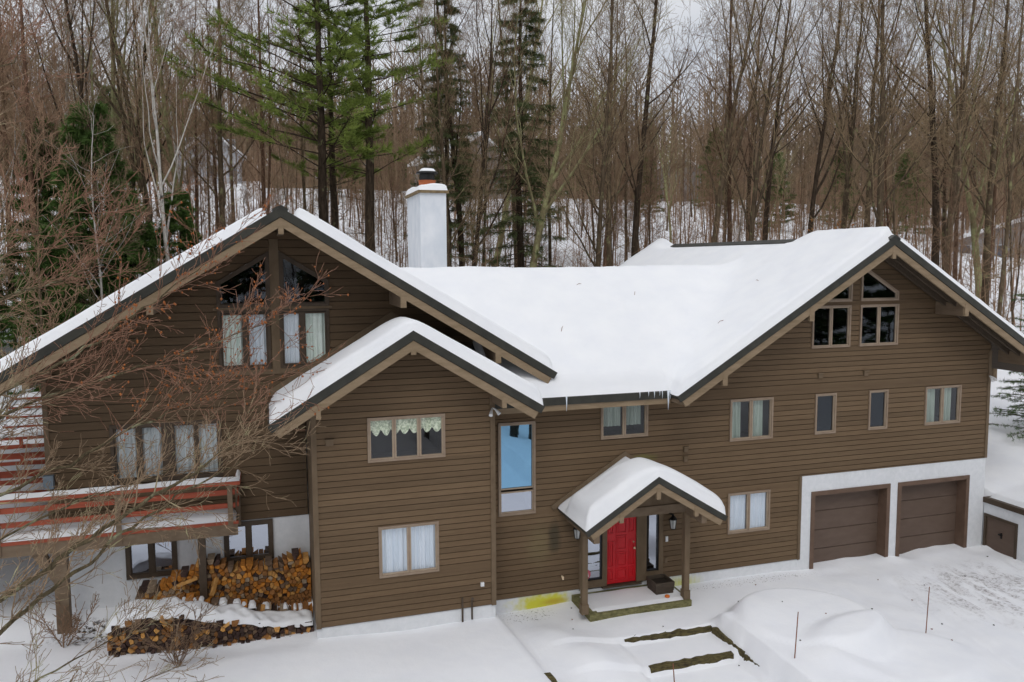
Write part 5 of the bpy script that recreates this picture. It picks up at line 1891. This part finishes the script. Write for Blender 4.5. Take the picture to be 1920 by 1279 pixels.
# ------------------------------------------------------------------ evergreens
def blades(rng, C, D, L, Wd, spread, k):
    """k thin needle blades at each centre C along direction D"""
    n = len(C)
    C = np.repeat(C, k, 0)
    D = np.repeat(D, k, 0) + rng.normal(0, spread, (n * k, 3))
    D /= np.linalg.norm(D, axis=1)[:, None] + 1e-9
    L = np.repeat(L, k) * rng.uniform(0.6, 1.2, n * k)
    S_ = np.cross(D, rng.normal(0, 1, (n * k, 3)))
    S_ /= np.linalg.norm(S_, axis=1)[:, None] + 1e-9
    C = C + rng.normal(0, 0.05, C.shape) * L[:, None]
    a = C - S_ * Wd / 2
    b = C + S_ * Wd / 2
    c = C + D * L[:, None]
    V = np.stack([a, b, c], 1).reshape(-1, 3)
    return V, np.arange(len(V)).reshape(-1, 3)


def pine(seed, Ht, r0, z0, zl, Lmax, mat, tuft=0.30, per=13, k=12, up=0.28, lower_dead=True, wd=0.035, side=None, droop=0.0, dz=(0.45, 0.75), nbr=(4, 7), tip0=1, gaps=0.0):
    rng = np.random.default_rng(seed)
    tp = np.array([[rng.normal(0, 0.05), rng.normal(0, 0.05), Ht * i / 10 - 0.4 * (i == 0)] for i in range(11)])
    rr = r0 * np.linspace(1.1, 0.12, 11)
    Vt, Ft = tube_np(tp, rr, 8)
    P0, P1, R0, R1, C, D, L = [], [], [], [], [], [], []
    z = z0
    while z < Ht - 0.3:
        f = (z - z0) / (Ht - z0)
        nb = int(rng.integers(*nbr))
        a0 = rng.uniform(0, 6.28)
        for b in range(nb):
            if rng.uniform() < gaps:
                continue
            a = a0 + b * 6.283 / nb + rng.normal(0, 0.2)
            ln = Lmax * (1 - f) ** zl * rng.uniform(0.65, 1.15) + 0.35
            if side is not None:
                ln *= 1 + 0.4 * math.cos(a - side)
            e = up + rng.normal(0, 0.08)
            p = np.array([0, 0, z + rng.normal(0, 0.08)])
            d = np.array([math.cos(a), math.sin(a), e])
            q = p
            ns = 5
            for s in range(ns):
                d2 = d + np.array([0, 0, (0.10 - 0.18 * droop * 3) * (s / ns)]) + rng.normal(0, 0.05, 3)
                d2 /= np.linalg.norm(d2)
                w = q + d2 * ln / ns
                P0.append(q); P1.append(w); R0.append(0.035 * (1 - s / ns) * ln / 4 + 0.008); R1.append(0.03 * (1 - (s + 1) / ns) * ln / 4 + 0.006)
                if s >= tip0:
                    for u in range(per // 4 + 1):
                        sd_ = rng.choice([-1, 1])
                        side_d = np.array([-math.sin(a), math.cos(a), 0]) * sd_
                        m = q + (w - q) * rng.uniform(0, 1)
                        ll = ln * 0.26 * rng.uniform(0.4, 1.1) * (1.15 - s / ns * 0.6)
                        dd = d2 * 0.75 + side_d * 0.75 + np.array([0, 0, 0.12 - droop])
                        dd /= np.linalg.norm(dd)
                        e_ = m + dd * ll
                        P0.append(m); P1.append(e_); R0.append(0.012); R1.append(0.005)
                        for tt in (0.45, 0.75, 1.0):
                            C.append(m + dd * ll * tt); D.append(dd + np.array([0, 0, 0.25 - droop])); L.append(tuft)
                q = w
            C.append(q); D.append(d); L.append(tuft)
        z += rng.uniform(*dz) * (1.15 - 0.4 * f)
    if lower_dead:
        for q in range(16):
            z = rng.uniform(z0 * 0.35, z0)
            a = rng.uniform(0, 6.28)
            p = np.array([0, 0, z])
            w = p + np.array([math.cos(a), math.sin(a), rng.uniform(-0.1, 0.3)]) * rng.uniform(0.6, 1.8)
            P0.append(p); P1.append(w); R0.append(0.02); R1.append(0.006)
    Vs, Fs = segs_np(P0, P1, R0, R1, 3)
    Vt2 = np.concatenate([Vt, Vs])
    Ft2 = np.concatenate([Ft, Fs + len(Vt)])
    tm = new_mesh("trunk", Vt2, Ft2, [M["barkdark"]], True)
    V, F = blades(rng, np.array(C), np.array(D), np.array(L), wd, 0.55 + droop, k)
    return tm, new_mesh("crown", V, F, [M[mat]])


def put_evergreen(name, meshes, x, y, s, rz, label, group=None):
    t = thing(name, label, "tree", (x, y, hz(x, y) - 0.1), group, rz, (s, s, s))
    link("trunk", meshes[0], t)
    link("crown", meshes[1], t)
    return t


pineA = pine(1, 22.5, 0.27, 8.2, 0.5, 4.7, "pine", 0.40, 17, 10, side=3.4, wd=0.035, tip0=2, gaps=0.30)
pineB = pine(2, 23.5, 0.28, 8.8, 0.5, 4.0, "pine", 0.40, 16, 9, wd=0.035, tip0=2, gaps=0.38)
put_evergreen("pine_tree", pineA, 2.7, 20.5, 1.0, 0.0, "left white pine with long green boughs above the left gable")
put_evergreen("pine_tree", pineB, 5.0, 21.2, 1.0, 1.7, "right white pine with two-tone green crown beside the chimney")
put_evergreen("pine_tree", pineB, 3.6, 25.5, 0.85, 4.1, "rear white pine standing between the two front pines")
spruceA = pine(3, 21, 0.22, 3.5, 0.8, 2.3, "spruce", 0.34, 8, 6, up=-0.02, droop=0.45, wd=0.03, dz=(0.16, 0.34), nbr=(1, 4))
spruceB = pine(4, 9.5, 0.11, 0.7, 0.9, 2.3, "hemlock", 0.32, 12, 9, up=0.05, droop=0.16, lower_dead=False, wd=0.05, dz=(0.16, 0.34), nbr=(2, 5))
spruceC = pine(5, 4.5, 0.05, 0.4, 0.9, 1.2, "sapling", 0.24, 9, 9, up=0.15, droop=0.05, lower_dead=False, wd=0.035, dz=(0.15, 0.3), nbr=(3, 5))
spruceD = pine(6, 13, 0.15, 0.8, 0.8, 3.0, "hemlock", 0.20, 12, 7, up=0.0, droop=0.26, lower_dead=False, wd=0.022, dz=(0.12, 0.26), nbr=(2, 5))
for k, (x, y, v, s) in enumerate(((11.2, -17.6, 1, 0.8), (12.3, -18.4, 3, 0.8), (13.3, -17.4, 6, 0.8), (12.9, -19.6, 1, 0.9), (11.8, -19.2, 0, 0.7), (14.4, -18.8, 3, 0.8))):
    put_tree(v, x, y, s, 1.1 * k, "bare tree across the yard facing the house", "bare trees facing the house front")
put_evergreen("spruce_tree", spruceA, 13.2, 22.6, 1.0, 0.5, "tall thin dark spruce behind the lichen-green tree")
for k in range(10):  # evergreens behind the camera, added to darken what the panes reflect
    put_evergreen("spruce_tree", spruceB, -18 + 7.6 * k, -33 - 9 * ((k * 7) % 5) / 4, 1.3 + 0.5 * ((k * 3) % 4) / 3, k, "dark evergreen added across the yard to darken the window reflections", "evergreens added to darken the window reflections")
put_evergreen("spruce_tree", spruceA, 9.4, 23.6, 0.88, 2.0, "dark spruce rising behind the chimney")
for k, (x, y, s, lab) in enumerate([(-6.6, 18.0, 1.15, "large dark hemlock above the middle of the left roof slope"), (-5.0, 16.6, 0.75, "hemlock just behind the left roof slope"),
                                    (-8.8, 20.5, 1.05, "dark hemlock left of the largest hemlock"), (-3.5, 18.3, 0.78, "small green hemlock near the left gable peak"),
                                    (-12.0, 19.5, 0.9, "dark hemlock at the far left"), (-7.6, 14.5, 0.7, "low hemlock behind the thicket at left")]):
    put_evergreen("hemlock_tree", spruceB, x, y, s, 1.1 * k, lab)
for k, (x, y, s, lab) in enumerate([(6.2, 15.2, 1.25, "bright green sapling left of the chimney"), (0.2, 18.5, 1.0, "green sapling behind the left gable peak"), (2.0, 19.4, 0.9, "small green sapling at the foot of the left pine"),
                                    (11.3, 17.4, 0.9, "young evergreen at the foot of the lichen-green tree"), (14.2, 18.5, 0.8, "low evergreen left of the garage roof corner"),
                                    (29.0, 18.5, 0.75, "small evergreen behind the garage ridge")]):
    put_evergreen("young_evergreen", spruceC if k < 3 else spruceB, x, y, s if k < 3 else s * 0.45, k, lab)
for k, (b, d, s) in enumerate(((-0.16, 80, 1.0), (-0.05, 96, 0.9), (0.10, 84, 0.9), (0.155, 110, 1.1), (0.24, 90, 0.8), (0.33, 78, 0.8), (0.39, 104, 1.0), (0.47, 86, 0.7), (0.55, 96, 1.0), (0.62, 80, 0.8), (0.69, 92, 0.9), (0.76, 84, 0.9))):
    put_evergreen("far_evergreen", spruceB, d * math.sin(b), CAMPOS[1] + d * math.cos(b), s, k, "dark evergreen far back in the wood, %s" % (ORD[k] if k < 10 else ("second from right" if k == 10 else "rightmost")), "far evergreens in the wood")
put_evergreen("spruce_tree", spruceD, 25.9, 2.2, 0.60, 0.4, "spruce reaching in at the right edge past the house corner")

# a few beech leaves that stayed on, behind the garage ridge
for k, (x, y, z0) in enumerate([(20.8, 17.2, 3.9), (26.2, 15.6, 3.3)]):
    rng = np.random.default_rng(60 + k)
    z = hz(x, y)
    ps = grow(rng, [], (0, 0, -0.2), (0.05, 0, 1), 5.5, 0.04, 0, bare_spec("bushy"))
    t = thing("beech_sapling", ["beech sapling holding orange leaves above the garage ridge", "small beech with a few orange leaves near the garage apex"][k], "tree", (x, y, z))
    link("trunk", paths_to_mesh("trunk", ps, M["twig"], 0, 3), t)
    tips = np.array([p[0][-1] for p in ps if p[2] >= 2])
    tips = tips[rng.choice(len(tips), 90)]
    V, F = blades(rng, tips, np.tile([0, 0, -0.4], (len(tips), 1)), np.full(len(tips), 0.14), 0.08, 0.8, 2)
    link("dry_leaves", new_mesh("dry_leaves", V, F, [M["oakleaf"]]), t)

# ------------------------------------------------------------------ the bare tree in front, on the left
rng = np.random.default_rng(77)
FT = thing("front_tree", "lichen-covered bare tree spreading tan branches across the left gable", "tree", (-6.3, -4.1, 0.3))
w0 = np.array(FT.location)
limbs = [
    ([(-6.3, -4.1, 0.2), (-6.28, -4.05, 2), (-6.25, -4.0, 4), (-6.3, -4, 6), (-6.2, -4, 8)], 0.20, 0.09),
    ([(-6.28, -4.05, 1.6), (-5.2, -4.0, 2.6), (-4.28, -4, 3.4), (-3.4, -3.9, 4.0), (-2.67, -4, 4.47), (-1.8, -3.9, 5.0), (-1.0, -3.9, 5.45), (-0.5, -3.8, 5.8)], 0.085, 0.012),
    ([(-6.28, -4.05, 1.0), (-5.2, -3.8, 2.1), (-4.2, -3.6, 2.9), (-3.3, -3.4, 3.6), (-2.4, -3.2, 4.2), (-1.5, -3.0, 4.75), (-0.6, -2.7, 5.1)], 0.07, 0.010),
    ([(-6.25, -4.0, 4.0), (-5.3, -3.5, 5.8), (-4.6, -3.2, 6.55), (-3.7, -2.9, 7.0), (-2.7, -2.6, 7.6), (-1.8, -2.4, 8.3), (-1.0, -2.2, 8.9)], 0.06, 0.008),
    ([(-6.25, -4.0, 4.6), (-5.2, -3.3, 5.7), (-4.3, -3.0, 6.3), (-3.0, -2.6, 6.75), (-1.8, -2.4, 7.1), (-0.7, -2.2, 7.45), (0.25, -2.0, 7.75)], 0.05, 0.007),
    ([(-6.25, -4.0, 3.4), (-5.2, -3.3, 4.5), (-4.2, -2.9, 5.0), (-3.0, -2.5, 5.55), (-1.9, -2.2, 6.0), (-0.9, -2.0, 6.35), (-0.1, -1.9, 6.5)], 0.05, 0.007),
    ([(-6.3, -4.0, 6.0), (-5.3, -3.9, 7.6), (-4.5, -3.7, 8.6), (-3.7, -3.5, 9.3), (-2.9, -3.3, 9.8)], 0.045, 0.008),
    ([(-6.2, -4, 7.4), (-5.4, -4, 9.2), (-4.7, -3.9, 10.4), (-4.1, -3.7, 11.5), (-3.6, -3.6, 12.3)], 0.045, 0.007),
    ([(-6.28, -4.05, 0.7), (-5.2, -3.6, 1.1), (-4.2, -3.2, 1.5), (-3.1, -2.8, 1.9), (-2.1, -2.5, 2.1)], 0.035, 0.006),
    ([(-6.28, -4.05, 2.6), (-5.3, -3.2, 3.7), (-4.3, -2.8, 4.2), (-3.2, -2.4, 4.6), (-2.2, -2.1, 4.75), (-1.3, -1.9, 5.2)], 0.04, 0.006),
    ([(-6.28, -4.05, 0.6), (-5.0, -3.8, 0.75), (-4.0, -3.4, 1.1), (-2.8, -3.0, 1.1), (-1.7, -2.7, 1.25)], 0.03, 0.006),
    ([(-6.2, -4, 5.2), (-5.2, -3.2, 7.2), (-4.4, -2.8, 8.2), (-3.4, -2.5, 8.6), (-2.6, -2.2, 9.0)], 0.04, 0.006),
]


def resample(P, R, k=5):
    P = np.array(P, float)
    t = np.linspace(0, len(P) - 1, (len(P) - 1) * k + 1)
    # Catmull-Rom
    Q = []
    for u in t:
        i = min(int(u), len(P) - 2)
        f = u - i
        p0, p1, p2, p3 = P[max(i - 1, 0)], P[i], P[i + 1], P[min(i + 2, len(P) - 1)]
        Q.append(0.5 * ((2 * p1) + (-p0 + p2) * f + (2 * p0 - 5 * p1 + 4 * p2 - p3) * f * f + (-p0 + 3 * p1 - 3 * p2 + p3) * f ** 3))
    return np.array(Q), np.linspace(R[0], R[1], len(t))


twspec = [dict(n=5, wob=0.12, up=0.05, tap=0.8, kids=(4, 6), t0=0.15, ang=(0.3, 0.8), len=(0.35, 0.65), short=0.3, rr=(0.45, 0.7)),
          dict(n=4, wob=0.14, up=0.05, tap=0.7, kids=(3, 5), t0=0.15, ang=(0.3, 0.9), len=(0.35, 0.6), short=0.3, rr=(0.5, 0.75)),
          dict(n=3, wob=0.14, up=0.03, tap=0.6, kids=(0, 0), t0=0.2, ang=(0.3, 0.8), len=(0.4, 0.6), short=0.3, rr=(0.5, 0.7))]
limbV, limbF, off = [], [], 0
paths = []
tips = []
for li, (P, ra, rb) in enumerate(limbs):
    Q, R = resample(P, (ra * 0.8, rb))
    Q = Q + rng.normal(0, 0.028, Q.shape)
    R = R * rng.uniform(0.85, 1.15, len(R))
    V, F = tube_np(Q, R, 7)
    limbV.append(V); limbF.append(F + off); off += len(V)
    if li == 0:
        continue
    nt_ = 26 if li in (3, 4, 5) else (23 if li in (1, 2) else 16)
    for k in range(nt_):
        f = (0.2 + 0.8 * (k + rng.uniform(0, 1)) / nt_) * (len(Q) - 1.01)
        i = int(f)
        q = Q[i] + (Q[i + 1] - Q[i]) * (f - i)
        d = Q[i + 1] - Q[i]
        d /= np.linalg.norm(d)
        s = rng.normal(0, 1, 3)
        s -= d * (s @ d)
        s /= np.linalg.norm(s)
        ang = rng.uniform(0.3, 0.9)
        nd = d * math.cos(ang) + s * math.sin(ang) + np.array([0, 0, 0.08])
        sub = []
        grow(rng, sub, q, nd, rng.uniform(0.7, 1.7), min(R[i] * 0.6, 0.02) + 0.002, 0, twspec)
        for (a, b, lv) in sub:
            paths.append((a, np.maximum(b * 0.75, 0.0027), lv + 2))
            if li in (3, 4, 5) and lv >= 1 and a[-1][0] > -2.6:
                tips.append(a[-1]); tips.append(a[1])
link("trunk", new_mesh("trunk", np.concatenate(limbV) - w0, np.concatenate(limbF), [M["barkfront"]], True), FT)
for nm, mt_, test in (("crown", "twigtan", lambda q: q[0][0][2] < 5.9 or q[0][0][0] < -4.0), ("reddish_crown", "twigfront", lambda q: not (q[0][0][2] < 5.9 or q[0][0][0] < -4.0))):
    cm = paths_to_mesh("crown", [q for q in paths if test(q)], M[mt_], 2, 9)
    cm.transform(Matrix.Translation(-Vector(w0)))
    link(nm, cm, FT)
# orange husks left on the twigs by the gable
tips = np.array(tips)
tips = tips[rng.choice(len(tips), min(520, len(tips)), replace=False)]
ov = np.array([(1, 0, 0), (-1, 0, 0), (0, 1, 0), (0, -1, 0), (0, 0, 1.3), (0, 0, -1.3)]) * 0.019
of = np.array([(0, 2, 4), (2, 1, 4), (1, 3, 4), (3, 0, 4), (2, 0, 5), (1, 2, 5), (3, 1, 5), (0, 3, 5)])
tv = (tips[:, None, :] + ov[None] * rng.uniform(0.6, 1.4, (len(tips), 1, 1))).reshape(-1, 3) - w0
tf = (np.arange(len(tips))[:, None, None] * 6 + of[None]).reshape(-1, 3)
hk = link("seed_husks", new_mesh("seed_husks", tv, tf, [M["fruit"]]), FT)
hk["kind"] = "stuff"
# low shrub twigs by the front firewood row
rng = np.random.default_rng(31)
for (x, y, h, lab) in ((-2.0, -1.2, 1.3, "bare twiggy shrub in front of the front firewood row"), (-4.4, 0.2, 1.2, "dark dead shrub at the foot of the deck post")):
    z = hz(x, y)
    ps = []
    for k in range(9):
        a = rng.uniform(0, 6.28)
        grow(rng, ps, (0, 0, -0.1), (0.5 * math.cos(a), 0.5 * math.sin(a), 1), h * rng.uniform(0.6, 1.1), 0.011, 0, twspec)
    ps = [(a, b, lv + 2) for (a, b, lv) in ps]
    t = thing("bare_shrub", lab, "shrub", (x, y, z))
    link("stems", paths_to_mesh("stems", ps, M["twigred"], 2, 9), t)

# leaf litter and bits of bark on the snow
rng = np.random.default_rng(44)
for k in range(30):
    x, y = [(rng.uniform(14.2, 20.4), rng.uniform(-5.0, -0.5)), (rng.uniform(5.4, 13.5), rng.uniform(-4.5, -0.3))][k % 2]
    z = hz(x, y) + 0.012
    a = rng.uniform(0, 6.28)
    s = rng.uniform(0.012, 0.03)
    pts = [(x + s * math.cos(a + t) * (1 if i % 2 else 0.5), y + s * math.sin(a + t) * (1 if i % 2 else 0.5)) for i, t in enumerate(np.linspace(0, 6.283, 7)[:-1])]
    mb = MB().prism_z(pts, z - 0.012, z + 0.006)
    g = "dry leaf on the snow of the drive" if k % 2 == 0 else "dry leaf on the snow near the walk"
    solo("dead_leaf", mb, M["soil"] if k % 3 else M["stake"], g, "leaf", (x, y, z), "scattered leaves " + ("on the drive" if k % 2 == 0 else "near the walk"))
